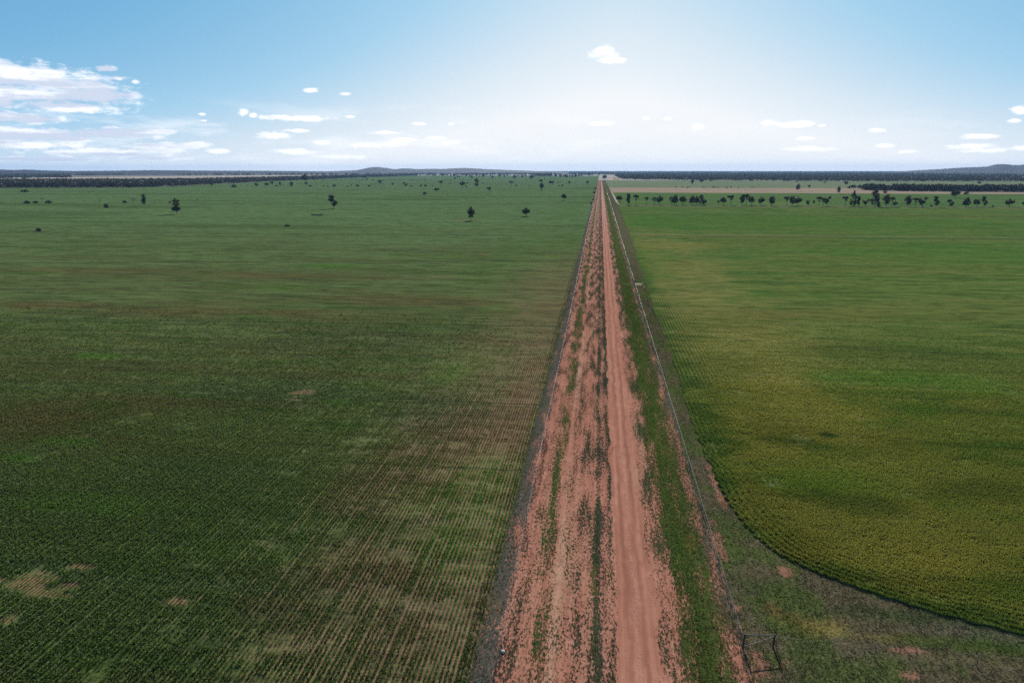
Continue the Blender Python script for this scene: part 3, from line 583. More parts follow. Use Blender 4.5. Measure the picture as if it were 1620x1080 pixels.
for a in [
 (745, 348.6, 22.5, 13, 'tall', 'tall dark oval-crowned tree alone in the left field, nearest large tree'),
 (832.5, 342, 14.5, 14, 'round', 'round dark bushy tree between the tall oval tree and the road'),
 (280, 338.6, 24, 17, 'double', 'tallest dark tree of the left field, with a small second tuft at its top right'),
 (527.5, 329.8, 23, 16, 'leaning', 'grey-green tree with a pointed top and a lower right lobe, behind the fallen log'),
 (228, 325.2, 18, 9.5, 'column', 'narrow dark column-shaped tree just left of the tallest tree in the left field'),
 (168, 329, 8, 8, 'bush', 'small dark square bush below a leafless pale tree near the left edge'),
 (158, 322.5, 9, 10, 'thin', 'faint leafless tree behind the small dark square bush'),
 (61, 366, 6, 11, 'bush', 'small grey-green bush alone, the nearest growth at the far left of the field'),
 (39, 304.5, 5, 12, 'lowbush', 'low dark pyramid-shaped clump just before the woodland at far left'),
 (43, 321.8, 4.4, 13, 'lowbush', 'long black low thicket, left one of a touching pair at far left'),
 (56, 321.6, 4.2, 11, 'lowbush', 'low black thicket, right one of a touching pair at far left'),
 (77, 321.6, 5, 10, 'lowbush', 'low rounded dark thicket right of a bare spreading tree at far left'),
 (67, 321, 9.5, 9, 'bare', 'spreading half-bare tree between low thickets at far left'),
 (25, 320.8, 9.5, 9, 'thin', 'pale leafless tree, leftmost tree standing in the left field'),
 (197, 321.2, 5, 8, 'bush', 'low round dark bush left of the wide half-bare tree'),
 (211, 321, 8.5, 14, 'bare', 'wide half-bare flat-topped tree left of the narrow column tree'),
 (245, 322, 4.5, 8, 'thin', 'small pale dead tree between the column tree and the tallest tree'),
 (269, 321, 2.6, 5, 'lowbush', 'tiny dark bush just left of and behind the tallest tree'),
 (313, 321, 7.5, 6, 'bare', 'small leaning half-bare tree right of the tallest tree'),
 (455, 358, 3, 10, 'lowbush', 'flat black mound of scrub alone in the middle of the left field'),
 (892.5, 317.2, 11, 9, 'round', 'dark round ragged tree near the road in the left field'),
 (774, 307.6, 12.5, 8, 'umbrella', 'slender tree with a broad head on a visible trunk in the far left field'),
 (691, 303.6, 7, 10, 'twin', 'short heart-shaped tree with two equal lobes'),
 (672, 307.6, 4.5, 8, 'lowbush', 'low dark bush below left of the heart-shaped tree'),
 (856.8, 300.7, 12, 8, 'tall', 'dark tree directly in front of a taller paler one, behind the round bushy tree'),
 (855.5, 293, 9.5, 7, 'umbrella', 'paler flat-topped tree rising behind a darker tree'),
 (870.8, 292.6, 7.5, 6, 'round', 'left tree of a close pair beyond the ragged round tree'),
 (875, 291.6, 6, 5, 'round', 'right, smaller tree of a close pair beyond the ragged round tree'),
 (929.5, 292.2, 6.5, 5.5, 'round', 'small round tree near the far end of the road, on its left'),
 (956.5, 284.6, 9, 8, 'round', 'dark tree standing right where the red road ends'),
 (941, 299.3, 3, 5, 'lowbush', 'farthest of the dark bushes along the left side of the road'),
 (940.2, 305.8, 3.8, 5, 'bush', 'round dark roadside bush, second farthest on the left side of the road'),
 (938.4, 317.2, 3.2, 5.2, 'lowbush', 'flat dark roadside bush, second nearest on the left side of the road'),
 (935, 323, 4, 3, 'bush', 'small thin roadside bush, nearest on the left side of the road'),
 (483, 290, 15, 11, 'round', 'large tree at the edge of the left woodland rising above it'),
 (577, 283.6, 5, 5, 'airy', 'thin pale tree below the hill, behind a smaller round one'),
 (580.5, 285.8, 4, 4, 'round', 'small round tree below the hill'),
 (739.5, 290.2, 2.2, 5.5, 'lowbush', 'flat dark bush behind the line, right of a big round tree'),
 (737.5, 297.4, 4.5, 5.5, 'airy', 'small pale tree just in front of the scattered line'),
 (900.5, 290.2, 4, 4, 'bush', 'small dark bush beside a thin leafless trunk, near the far road'),
 (904.2, 290, 6, 2.5, 'thin', 'thin leafless trunk beside a small dark bush, near the far road'),
 (884.5, 294.8, 2.2, 3.5, 'lowbush', 'left of two tiny dark bushes beyond the ragged round tree'),
 (889.8, 294.8, 3.2, 4, 'lowbush', 'right of two tiny dark bushes beyond the ragged round tree'),
 (882.6, 288.8, 1.3, 5, 'lowbush', 'flat dark thicket behind two tiny bushes in the far left field')]:
    tree(*a, group=LG)
ORD = ['first', 'second', 'third', 'fourth', 'fifth', 'sixth', 'seventh', 'eighth', 'ninth', 'tenth', 'eleventh', 'twelfth', 'thirteenth', 'fourteenth', 'fifteenth', 'sixteenth', 'seventeenth', 'eighteenth', 'nineteenth', 'twentieth']
TEN = {2: 'twenty', 3: 'thirty', 4: 'forty', 5: 'fifty'}
def ordinal(i):
    if i < 20: return ORD[i]
    n = i+1
    return ({3: 'thirtieth', 4: 'fortieth', 5: 'fiftieth'}[n//10]) if n % 10 == 0 else TEN[n//10]+'-'+ORD[n % 10-1]
DESC = {'round': 'round dark tree', 'tall': 'tall oval tree', 'column': 'narrow column tree', 'dense': 'dense dark tree', 'umbrella': 'flat-headed tree', 'split': 'tree with split crown', 'leaning': 'leaning tree',
        'double': 'double-topped tree', 'lobed': 'tall knobbly tree', 'twin': 'two-lobed low tree', 'airy': 'thin airy tree', 'bush': 'dark bush', 'lowbush': 'low dark bush', 'bare': 'half-bare grey tree', 'thin': 'leafless grey tree'}
far_line = [(335, 296.5, 6, 5, 'umbrella'), (370, 296.5, 5, 10, 'bush'), (382, 296.5, 5.5, 6, 'thin'), (391.5, 296, 4.5, 5, 'bare'), (399.5, 296.3, 5, 4, 'thin'), (405.5, 296.4, 7, 8, 'airy'), (422.5, 295.5, 7, 8, 'round'), (430.5, 296, 9, 7, 'umbrella'),
 (437.3, 294.8, 2.6, 5, 'lowbush'), (443.2, 296, 8.5, 6, 'airy'), (449, 296, 4, 5, 'thin'), (461.3, 296, 9, 8, 'tall'), (484.5, 295.6, 8.5, 6, 'airy'), (491, 295.5, 3.5, 5, 'lowbush'), (494.2, 295.6, 8, 5, 'thin'), (501.5, 295.6, 6, 6, 'bare'),
 (512, 295.3, 2, 4, 'lowbush'), (518.4, 295.4, 2, 3.5, 'lowbush'), (528.5, 295.4, 4.2, 7, 'bush'), (535.4, 295.5, 7, 6, 'thin'), (543, 295.4, 5, 5, 'thin'), (549.5, 295.5, 2, 5, 'lowbush'), (555.6, 295.5, 3.8, 4, 'airy'), (565.8, 295.3, 4.2, 6, 'bush'),
 (575.5, 295.3, 4.6, 5, 'bare'), (583.6, 295.2, 3.2, 5, 'bush'), (589.5, 295.2, 4.5, 5, 'bare'), (594.6, 295.2, 6.2, 6, 'bare'), (601.2, 295, 11, 8, 'airy'), (606.5, 295.3, 6, 5, 'bare'), (610.5, 295, 5.5, 4, 'thin'), (621.5, 294.8, 6, 5, 'airy'),
 (641.2, 295.2, 7.5, 9, 'leaning'), (651, 295, 1.5, 6, 'lowbush'), (666, 295.3, 4, 3.5, 'bush'), (673, 295.3, 4, 5, 'bush'), (684, 295, 1.6, 3, 'lowbush'), (697.8, 295.2, 10, 8, 'umbrella'), (712, 295.3, 7.5, 8, 'bare'), (731.8, 295.6, 9.5, 10, 'round'),
 (754.2, 295.2, 14.5, 8, 'lobed'), (764.5, 295.2, 7.5, 7, 'bare'), (769.5, 295.2, 7, 4, 'thin'), (776, 295.2, 5, 6, 'thin'), (785, 295.2, 7.5, 5, 'thin'), (789.2, 295.2, 7, 4, 'thin'), (793.6, 295, 6.5, 6, 'thin'), (801, 295, 5, 4.5, 'bare'),
 (808.6, 295, 9, 9, 'umbrella'), (817, 295, 2.6, 3.5, 'lowbush'), (825.5, 295, 6.5, 7, 'thin'), (838, 295, 1.4, 4, 'lowbush')]
for i, a in enumerate(far_line):
    tree(*a, f'{DESC[a[4]]}, {ordinal(i)} from left in the far scattered tree line', 'far line of scattered trees left of the road')
row = [(980, 319.6, 10, 10, 'round'), (993.6, 324, 18, 8, 'column'), (1005.6, 324, 15.5, 8, 'umbrella'), (1022.6, 323.2, 11.5, 6.5, 'umbrella'), (1034.8, 323.6, 12, 8, 'airy'), (1043.6, 324, 15, 9.5, 'round'), (1061, 323.8, 13, 6, 'airy'),
 (1067.4, 324.4, 15, 11, 'dense'), (1080.6, 324.4, 14, 11, 'round'), (1094.6, 324.4, 14, 10, 'dense'), (1101.8, 324.2, 14, 8, 'tall'), (1109.4, 324.4, 17, 9, 'lobed'), (1115.6, 323.8, 8, 5.5, 'round'), (1136, 324.2, 7.5, 4.5, 'airy'),
 (1144.2, 324.6, 12.5, 9.5, 'round'), (1155.8, 324.8, 16, 11.5, 'umbrella'), (1173.6, 325, 17, 8, 'tall'), (1180, 325, 18, 10, 'umbrella'), (1188.6, 325, 14.5, 10, 'round'), (1203.8, 325, 14, 9.5, 'round'), (1220.6, 325.8, 16, 9.5, 'dense'),
 (1243.8, 325.8, 15, 8.5, 'umbrella'), (1252.8, 325.8, 16.5, 9, 'dense'), (1262, 325.4, 14.5, 11, 'round'), (1277.6, 325.4, 9, 5.5, 'dense'), (1287, 325.4, 8.5, 4.5, 'airy'), (1295, 326.2, 15, 9, 'umbrella'), (1302, 326, 13, 6, 'airy'), (1308, 326.2, 17, 11, 'split'),
 (1336.8, 326.4, 16, 10, 'umbrella'), (1349.2, 326.6, 25, 9, 'lobed'), (1357, 326.8, 17, 7, 'column'), (1369, 326.8, 13, 10, 'split'), (1383.6, 327.2, 28, 13, 'lobed'), (1390.6, 327.2, 4, 5, 'bush'), (1401.6, 327.2, 19.5, 12, 'tall'),
 (1410.4, 327.2, 15.5, 8, 'umbrella'), (1415.6, 327.2, 9.5, 6.5, 'round'), (1424.6, 326.8, 13, 3, 'thin'), (1435.8, 327.4, 18, 11, 'tall'), (1447.6, 327.6, 14.5, 10, 'umbrella'), (1459, 328, 17, 15, 'split'), (1472.8, 327, 3, 4, 'lowbush'),
 (1480.4, 327.6, 17.5, 11, 'leaning'), (1502.4, 327.4, 12.5, 10, 'leaning'), (1528.4, 328.2, 15, 11.5, 'dense'), (1545, 328, 13, 10.5, 'round'), (1556.4, 327.6, 17.5, 9.5, 'leaning'), (1570.6, 327.2, 2.6, 4, 'lowbush'), (1596.4, 327.4, 13.5, 12, 'round'),
 (1621.5, 327.4, 9, 8, 'round')]
for i, a in enumerate(row):
    a = (a[0], a[1], a[2]*1.06, a[3]*1.12, a[4])
    tree(*a, f'{DESC[a[4]]}, {ordinal(i)} from the road in the right-hand tree row', 'tree row across the right field')
for a in [
 (1262, 302.2, 11.5, 7.5, 'dense', 'dark upright tree on the bare paddock, left of a slim tree'),
 (1279.4, 302.2, 10, 5, 'umbrella', 'slim tree on the bare paddock, right one of two close together behind the tree row'),
 (1326.4, 307, 13, 7, 'tall', 'lone dark tree with a bent trunk on the near edge of the bare paddock'),
 (1338.6, 294, 8, 7, 'round', 'round tree on the pale paddock at the left tip of the right thicket'),
 (1260.4, 288.6, 3.6, 5, 'round', 'small dark tree at the foot of the far right woodland, above the dark upright tree'),
 (1304.6, 291.4, 5.5, 4.5, 'airy', 'thin pale tree on the pale paddock, halfway along'),
 (1095, 292, 9, 6, 'tall', 'tallest of three dark trees standing before the far right woodland'),
 (1109.4, 289, 7, 8, 'dense', 'broad middle one of three dark trees before the far right woodland'),
 (1124.6, 288, 6.5, 5, 'round', 'right one of three dark trees before the far right woodland'),
 (1549.4, 292, 5, 7, 'round', 'dark tree standing up behind the right thicket'),
 (1510.6, 313.4, 15, 14, 'round', 'broad dark tree between the thicket and the tree row at right'),
 (1528.6, 307.6, 5.6, 8, 'bush', 'round bush right of the broad dark tree, before the thicket'),
 (1400, 305.6, 5, 7, 'bush', 'round bush before the left end of the thicket'),
 (1388, 303.5, 6, 7, 'round', 'dark tree before the thicket, just above the tallest tree of the row'),
 (1343.6, 299.6, 6, 7, 'round', 'leftmost rounded tree at the left tip of the thicket'),
 (1350.4, 299.8, 8, 10, 'round', 'wide rounded tree, second from the left tip of the thicket'),
 (1360, 299.8, 8.5, 9, 'round', 'rounded tree, third from the left tip of the thicket'),
 (1379.4, 300, 11, 10, 'dense', 'tallest dome-shaped tree of the thicket'),
 (1080, 296.7, 1.6, 4, 'lowbush', 'low dark bush on the bare paddock, leftmost of its line of bushes')]:
    tree(*a, group='trees beyond the right tree row')
g = random.Random(5)
for x in [1069, 1087, 1090.5, 1112, 1115, 1117.5, 1128, 1131, 1134, 1136.5, 1148, 1151, 1156, 1168, 1188, 1192]:
    tree(x, 297+g.uniform(-.3, .5), g.uniform(1, 2.2), g.uniform(2, 4), 'lowbush', 'tiny dark bush in the line of bushes on the far edge of the bare paddock', 'bushes on the far edge of the bare paddock')
for x in [498, 512, 517, 528, 532, 553, 557, 564, 569, 573, 590, 597, 600, 606, 609, 612.5, 619, 624, 631, 634, 638, 650, 654, 659, 663.5, 672, 681, 686, 700, 704, 709, 713.5, 728, 734, 743]:
    tree(x, 285.5+g.uniform(-.15, .15), g.uniform(.8, 1.6), g.uniform(2, 4.4), 'lowbush', 'tiny dark bush in the hedge-like line far across the left field', 'bushes in a line far across the left field')
for (x, y, h, w) in [(659.5, 278.6, 4, 2), (664.8, 278.4, 3, 3), (686.6, 279.8, 1.5, 2.6), (700.5, 279, 5, 4), (707.5, 279.4, 4, 2.8), (713.2, 279.8, 4, 3), (718.6, 280.2, 6, 4), (719.6, 284.6, 5, 3.6), (723.8, 281.4, 5, 3.8), (727.3, 281.8, 4.5, 3), (737.4, 280, 4, 3.6), (743.2, 280.2, 5, 3.6),
  (746.6, 284, 7, 3.6), (754, 279.4, 6, 4.6), (758, 281, 4, 2.4), (764.6, 280.6, 5.6, 6), (779, 282.6, 5, 5), (775.8, 279.4, 3.4, 2.6), (790.6, 280.6, 6, 6), (797.8, 280.6, 5, 4), (802.4, 279.2, 4, 3), (814, 283.2, 6.5, 7.5), (819, 279.4, 3.5, 2.5), (826.4, 283.2, 7.5, 3.8), (831.4, 280, 4.5, 4),
  (840.8, 284, 8, 8.5), (879, 280.6, 6, 5), (886.6, 281, 6, 5.5), (892, 280.6, 5, 4), (896, 281.8, 6.5, 6), (901.5, 281.2, 5.5, 3), (905.4, 281.8, 6, 3), (910.6, 281.4, 6.6, 6), (915.6, 280.4, 5, 3.6), (920, 279, 3, 4), (931.6, 280, 7.5, 5), (861.5, 285, 3, 2)]:
    tree(x, y, h, w, g.choice(['dense', 'round', 'tall', 'dense']), 'small dark tree on the far green flat left of the road', 'scattered trees on the far green flat')
# fallen log with two upright stumps
lg = bpy.data.objects.new('fallen_log', None); COL.objects.link(lg); x, y = G(502, 341); lg.location = (x, y, 0)
mb = MB(); mb.add(tube([(-5.5, 0, .35), (-1, .1, .5), (3, -.1, .45), (6.5, .2, .3)], [.35, .45, .4, .2], 8)); add('log', mb.mesh('log', M_pbark), lg)
for sx, hh in ((-5.2, 2.3), (3.6, 2.6)):
    mb = MB(); mb.add(tube([(sx, 0, 0), (sx+.1, 0, hh*.6), (sx+.25, .1, hh)], [.4, .3, .12], 6)); mb.add(tube([(sx+.1, 0, hh*.5), (sx+.9, .3, hh*.9)], [.14, .05], 5)); mb.add(tube([(sx+.1, 0, hh*.4), (sx-.7, -.2, hh*.8)], [.12, .05], 5)); add('stump', mb.mesh('stump', M_pbark), lg)
tag(lg, 'fallen dark log with two upright stumps lying below the grey-green tree in the left field', 'log')

# ---------------------------------------------------------------- woodlands (read as masses)
def woodland(name, cols, n, label, h=(9, 14), rad=(4, 7), seed=0, bare=0., leaves=16):
    """cols: (px, front y, back y) in photo pixels"""
    g = np.random.default_rng(seed); c = np.array(cols, float)
    seg = (c[1:, 0]-c[:-1, 0]); px = g.uniform(c[0, 0], c[-1, 0], n); yf = np.interp(px, c[:, 0], c[:, 1]); yb = np.interp(px, c[:, 0], c[:, 2])
    df = 1/(yf-269.5); db = 1/(yb-269.5); py = 269.5+1/(df+(db-df)*g.uniform(0, 1, n)**1.1)
    P = np.array([G(a, b) for a, b in zip(px, py)])
    if bare:
        kk = fbm(P[:, 0]/450, P[:, 1]/450, seed+70, 3) > bare; P = P[kk]
    n = len(P); hh = g.uniform(*h, n); rr = g.uniform(*rad, n)*np.clip(np.hypot(P[:, 0], P[:, 1])/3000, 1, 1.6)
    L = leaves; d = g.normal(0, 1, (n, L, 3)); d /= np.linalg.norm(d, axis=2)[..., None]
    ctr = np.empty((n, L, 3)); ctr[..., 0] = P[:, None, 0]+d[..., 0]*rr[:, None]*g.uniform(.5, 1, (n, L)); ctr[..., 1] = P[:, None, 1]+d[..., 1]*rr[:, None]*.8
    ctr[..., 2] = (hh*.58)[:, None]+d[..., 2]*(hh*.40)[:, None]
    s = rr[:, None, None]*g.uniform(.32, .62, (n, L, 1)); a = g.normal(0, 1, (n, L, 3)); a /= np.linalg.norm(a, axis=2)[..., None]; o = g.normal(0, 1, (n, L, 3)); o -= (o*a).sum(2)[..., None]*a; o /= np.linalg.norm(o, axis=2)[..., None]
    V = np.stack([ctr-a*s, ctr+o*s*.7, ctr+a*s, ctr-o*s*.7], 2).reshape(-1, 3); V[:, 2] = np.maximum(V[:, 2], .2)
    r = np.repeat(np.clip(np.repeat(g.uniform(0, 1, n), L)*.7+g.uniform(0, .3, n*L), 0, 1), 4)
    return tag(add(name, mesh_np(name, V, np.arange(len(V)).reshape(-1, 4), M_wood, r)), label, 'woodland', kind='stuff')
M_wood = mat_leaf('woodland_leaf', (.018, .024, .018), (.045, .050, .034))
woodland('woodland', [(-260, 297.6, 289), (0, 297, 288.5), (220, 297, 288), (330, 292, 286.4), (440, 286.4, 283.6), (560, 281.2, 279.6), (660, 278, 276.6)], 8500, 'near belt of dark woodland along the back of the left field', seed=1)
woodland('woodland', [(-260, 282.6, 277), (0, 282.4, 276), (60, 282, 275.5), (110, 281, 275)], 1500, 'dark woodland behind small pale clearings at far left', seed=2, rad=(6, 10), bare=.42)
woodland('woodland', [(120, 277.6, 274), (480, 277, 273), (600, 277, 273), (700, 277.8, 273.5), (800, 276.6, 273.5), (953, 277, 273)], 3800, 'thin far woodland along the foot of the low hills', seed=3, rad=(6, 11), bare=.40)
woodland('woodland', [(845, 279.2, 276.8), (858, 279.6, 277), (872, 279, 276.8)], 160, 'short dense belt of trees on the far green flat left of the road', seed=4, h=(12, 17))
woodland('woodland', [(974, 278.5, 276.5), (984, 284.2, 277), (1100, 285.6, 278.5), (1180, 286.2, 279), (1400, 287.2, 279.4), (1620, 287.2, 279), (1800, 287.4, 279)], 9000, 'long dark woodland across the far right country', seed=5, h=(10, 15))
woodland('woodland', [(953, 277, 272.2), (1100, 278, 272.2), (1400, 278.6, 272.6), (1700, 278, 272.4)], 6500, 'broken blue-grey woodland toward the right horizon', seed=6, rad=(8, 14), bare=.44)
woodland('woodland', [(640, 273.4, 271.6), (1000, 273.2, 271.4), (1500, 273.2, 271.6)], 5000, 'hazy woodland on the very horizon', seed=8, rad=(12, 20), bare=.42, leaves=10)
woodland('woodland', [(1364, 300.8, 299.6), (1400, 301.8, 299.6), (1450, 302.8, 300), (1530, 303.4, 300.6), (1620, 303.9, 301), (1800, 305, 302)], 700, 'dark thicket between the bare and the pale paddock at right', seed=7, h=(8, 12.5), rad=(3.5, 6), leaves=40)

# ---------------------------------------------------------------- hills
def mat_hill(name, a, b, c3):
    m_, t = material(name); P, X, Y = t.pos(); n = t.noise(P, .012, 6, .7); n2 = t.noise(P, .0016, 4, .6)
    c = t.mix(t.mr(n, .35, .65), a, b); c = t.mix(t.mr(n2, .58, .70, 0, .6), c, c3); finish(t, principled(t, c, .95, .1, 0, n, 1., 20.)); return m_
M_hill = mat_hill('wooded_hill', (.005, .010, .020), (.012, .019, .034), (.026, .027, .030))  # blue of the distant haze is mixed into these woodland colours
def hill(name, sky, D, front, back, label=None, rough=3.):
    """sky: (px, py) skyline as surveyed, D its distance"""
    g = random.Random(len(sky)); s = np.array(sky, float); n = int((s[-1, 0]-s[0, 0])/1.2); V = []; m_ = 13
    sm = lambda x: np.interp(x, s[:, 0], s[:, 1])
    for i in range(n+1):
        px = s[0, 0]+(s[-1, 0]-s[0, 0])*i/n; py = (sm(px-2)+sm(px)*2+sm(px+2))/4; d = ray(px, py); t = D/math.hypot(d.x, d.y); top = CH+d.z*t; cx, cy = d.x*t, d.y*t; hx, hy = cx/math.hypot(cx, cy), cy/math.hypot(cx, cy)
        for j in range(m_):
            v = j/(m_-1); q = -front+(front+back)*v; prof = math.sin(min(1, v/(front/(front+back)))*math.pi/2)**1.3 if q <= 0 else math.cos(q/back*math.pi/2)
            z = -6+(top+6)*prof + (g.gauss(0, rough*.45)*prof if 0 < j < m_-1 else 0)
            V.append((cx+hx*q, cy+hy*q, z))
    F = [(i*m_+j, (i+1)*m_+j, (i+1)*m_+j+1, i*m_+j+1) for i in range(n) for j in range(m_-1)]
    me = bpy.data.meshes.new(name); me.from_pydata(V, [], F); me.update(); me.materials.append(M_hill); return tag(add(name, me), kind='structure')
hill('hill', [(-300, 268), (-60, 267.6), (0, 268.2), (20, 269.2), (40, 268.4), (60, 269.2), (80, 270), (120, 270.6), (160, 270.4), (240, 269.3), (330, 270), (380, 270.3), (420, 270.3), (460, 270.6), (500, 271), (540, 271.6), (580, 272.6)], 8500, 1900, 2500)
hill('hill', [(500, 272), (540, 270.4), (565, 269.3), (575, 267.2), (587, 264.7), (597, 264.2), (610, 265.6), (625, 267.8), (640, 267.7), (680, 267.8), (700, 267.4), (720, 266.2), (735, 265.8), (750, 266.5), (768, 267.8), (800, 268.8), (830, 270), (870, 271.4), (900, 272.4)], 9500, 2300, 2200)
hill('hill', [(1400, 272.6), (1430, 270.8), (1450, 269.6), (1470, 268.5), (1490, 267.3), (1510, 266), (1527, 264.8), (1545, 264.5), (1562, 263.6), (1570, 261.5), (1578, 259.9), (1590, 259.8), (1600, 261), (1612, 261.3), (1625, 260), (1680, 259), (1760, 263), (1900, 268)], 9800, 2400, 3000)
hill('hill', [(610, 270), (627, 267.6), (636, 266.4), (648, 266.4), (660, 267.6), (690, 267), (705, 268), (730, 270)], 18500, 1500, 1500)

# ---------------------------------------------------------------- fences
M_steel = mat_plain('weathered_steel', (.16, .155, .15), .6, .2); M_post = mat_plain('old_post', (.055, .045, .038)); M_wire = mat_plain('fence_wire', (.30, .31, .30), .5, .15)
M_rail = mat_plain('pale_rail', (.22, .19, .16))
def star_post(h, r=.035):
    mb = MB(); mb.add(tube([(0, 0, -.3), (0, 0, h)], [r, r*.9], 6)); return mb.mesh('post', M_steel)
def fence(name, A, B, step, label, post_h=1.25, n_wire=4, net=150, wr=.006):
    A = Vector((*A, 0)); B = Vector((*B, 0)); L = (B-A).length; d = (B-A)/L
    o = bpy.data.objects.new(name, None); COL.objects.link(o); o.location = A
    pm = star_post(post_h); n = min(100, int(L/step)+1)
    for i in range(n):
        p = add('post', pm, o, tuple(d*step*i)); p.rotation_euler = (random.uniform(-.05, .05), random.uniform(-.06, .06), 0)
    for w in range(n_wire):
        z = .15+(post_h-.2)*w/(n_wire-1); mb = MB()
        pts = []; rad = []
        for i in range(int(L/step)*2+1):
            q = d*(step/2)*i; pts.append((q.x, q.y, z-(.015 if i % 2 else 0)+random.uniform(-.006, .006))); rad.append(wr*(1+min(3., q.length/300)))
        mb.add(tube(pts, rad, 4)); add('wire', mb.mesh('wire', M_wire), o)
    if net:   # upright strands of the netting
        mb = MB(); k = 0
        while k*.45 < min(net, L):
            q = d*.45*k; mb.add(tube([(q.x, q.y, .12), (q.x, q.y, post_h*.7)], [wr*.5, wr*.5], 3, False)); k += 1
        add('netting', mb.mesh('netting', M_wire), o)
    return tag(o, label, 'fence')
fence('wire_fence', (FX0, 36), (FX0, 1400), 12, 'long wire fence on thin posts running along the left side of the red road', wr=.003, net=0, n_wire=3)
fence('wire_fence', (FX1, 53.4), (FX1, 1400), 12, 'long wire netting fence on thin posts running along the right side of the red road')
fence('wire_fence', (16.3, 53.2), (60, 52.6), 8, 'short wire fence running right from the corner posts in the lower right foreground', 1.15, 3, 0, .003)
ca = bpy.data.objects.new('corner_posts', None); COL.objects.link(ca); ca.location = (13.44, 52.84, 0)
for nm, x, y, h in (('post', 0, 0, 1.45), ('post', 2.6, .45, 1.3)):
    mb = MB(); mb.add(tube([(x, y, -.3), (x+.03, y, h*.5), (x+.08, y, h)], [.085, .08, .07], 8)); add(nm, mb.mesh(nm, M_post), ca)
mb = MB(); mb.add(tube([(.1, 0, 1.36), (1.3, .2, 1.27), (2.68, .45, 1.22)], [.045, .045, .04], 8)); add('rail', mb.mesh('rail', M_rail), ca)
mb = MB(); mb.add(tube([(.05, 0, .2), (2.6, .45, 1.1)], [.012, .012], 4)); add('brace_wire', mb.mesh('brace_wire', M_wire), ca)
tag(ca, 'dark corner posts joined by a pale top rail where the right fence turns', 'fence posts')
sp = bpy.data.objects.new('strainer_post', None); COL.objects.link(sp); sp.location = (13.45, 247, 0)
mb = MB(); mb.add(tube([(0, 0, -.3), (0, 0, 1.7)], [.22, .18], 8)); add('post', mb.mesh('post', M_post), sp)
for s in (-1, 1):
    mb = MB(); mb.add(tube([(0, s*3.2, 0), (0, s*.1, 1.35)], [.09, .08], 6)); add('stay', mb.mesh('stay', M_rail), sp)
tag(sp, 'strainer post with slanting stays on a pale bare patch of the right fence', 'fence posts')

# ---------------------------------------------------------------- stones
M_stone = mat_plain('pale_stone', (.62, .58, .50), .8, .15, 12.)
def stone(px, py, r, label):
    x, y = G(px, py); import bmesh as bm_; b = bm_.new(); bm_.ops.create_icosphere(b, subdivisions=2, radius=r); q = random.Random(int(px))
    for v in b.verts: v.co *= q.uniform(.82, 1.15); v.co.z *= .7
    me = bpy.data.meshes.new('stone'); b.to_mesh(me); b.free(); me.materials.append(M_stone); tag(add('stone', me, None, (x, y, r*.4)), label, 'stone')
stone(796, 1031, .17, 'large whitish stone beside the left fence in the foreground')
stone(839, 866, .11, 'small pale stone on the red verge, farther up than the large whitish stone')
stone(833, 912, .07, 'tiny pale stone on the red verge beside the green strip')
stone(1003, 966, .06, 'tiny pale stone lying in the middle of the road in the foreground')

# ---------------------------------------------------------------- air
SUN_EL, SUN_AZ = R(25), R(0)                          # straight up the road
hz, t = material('haze_air')
v = t.n.new('ShaderNodeVolumePrincipled'); v.inputs['Color'].default_value = (.38, .62, 1, 1); v.inputs['Density'].default_value = 3.0e-5; v.inputs['Anisotropy'].default_value = .2
t.l.new(v.outputs[0], t.out.inputs['Volume'])
B = [(x, y, z) for z in (-7.5, 200) for x, y in ((-23500, -700), (23500, -700), (23500, 24000), (-23500, 24000))]
me = bpy.data.meshes.new('haze'); me.from_pydata(B, [], [(3, 2, 1, 0), (4, 5, 6, 7), (0, 1, 5, 4), (1, 2, 6, 5), (2, 3, 7, 6), (3, 0, 4, 7)]); me.materials.append(hz)
tag(add('haze', me), 'thin pale haze over the whole plain', 'haze', kind='stuff')

# ---------------------------------------------------------------- sky
W = bpy.data.worlds.new('World'); scene.world = W; W.use_nodes = True
t = NT(W.node_tree); t.n.clear()
sky = t.n.new('ShaderNodeTexSky'); sky.sky_type = 'NISHITA'; sky.sun_disc = False; sky.sun_elevation = SUN_EL; sky.sun_rotation = SUN_AZ
sky.altitude = 200; sky.air_density = 1.0; sky.dust_density = .4; sky.ozone_density = 2.0
dirv = t.n.new('ShaderNodeTexCoord').outputs['Generated']; o = t.xyz(dirv)
az = t.m('ARCTAN2', o[0], o[1]); el = t.m('ARCSINE', o[2])
def azel(px, py): d = ray(px, py); return math.atan2(d.x, d.y), math.asin(d.z)
cn = t.noise(t.cxyz(t.m('MULTIPLY', az, 44.), t.m('MULTIPLY', el, 110.)), 1., 7, .66)
cn2 = t.noise(t.cxyz(t.m('MULTIPLY', az, 9.), t.m('MULTIPLY', el, 45.), 3.), 1., 5, .55)
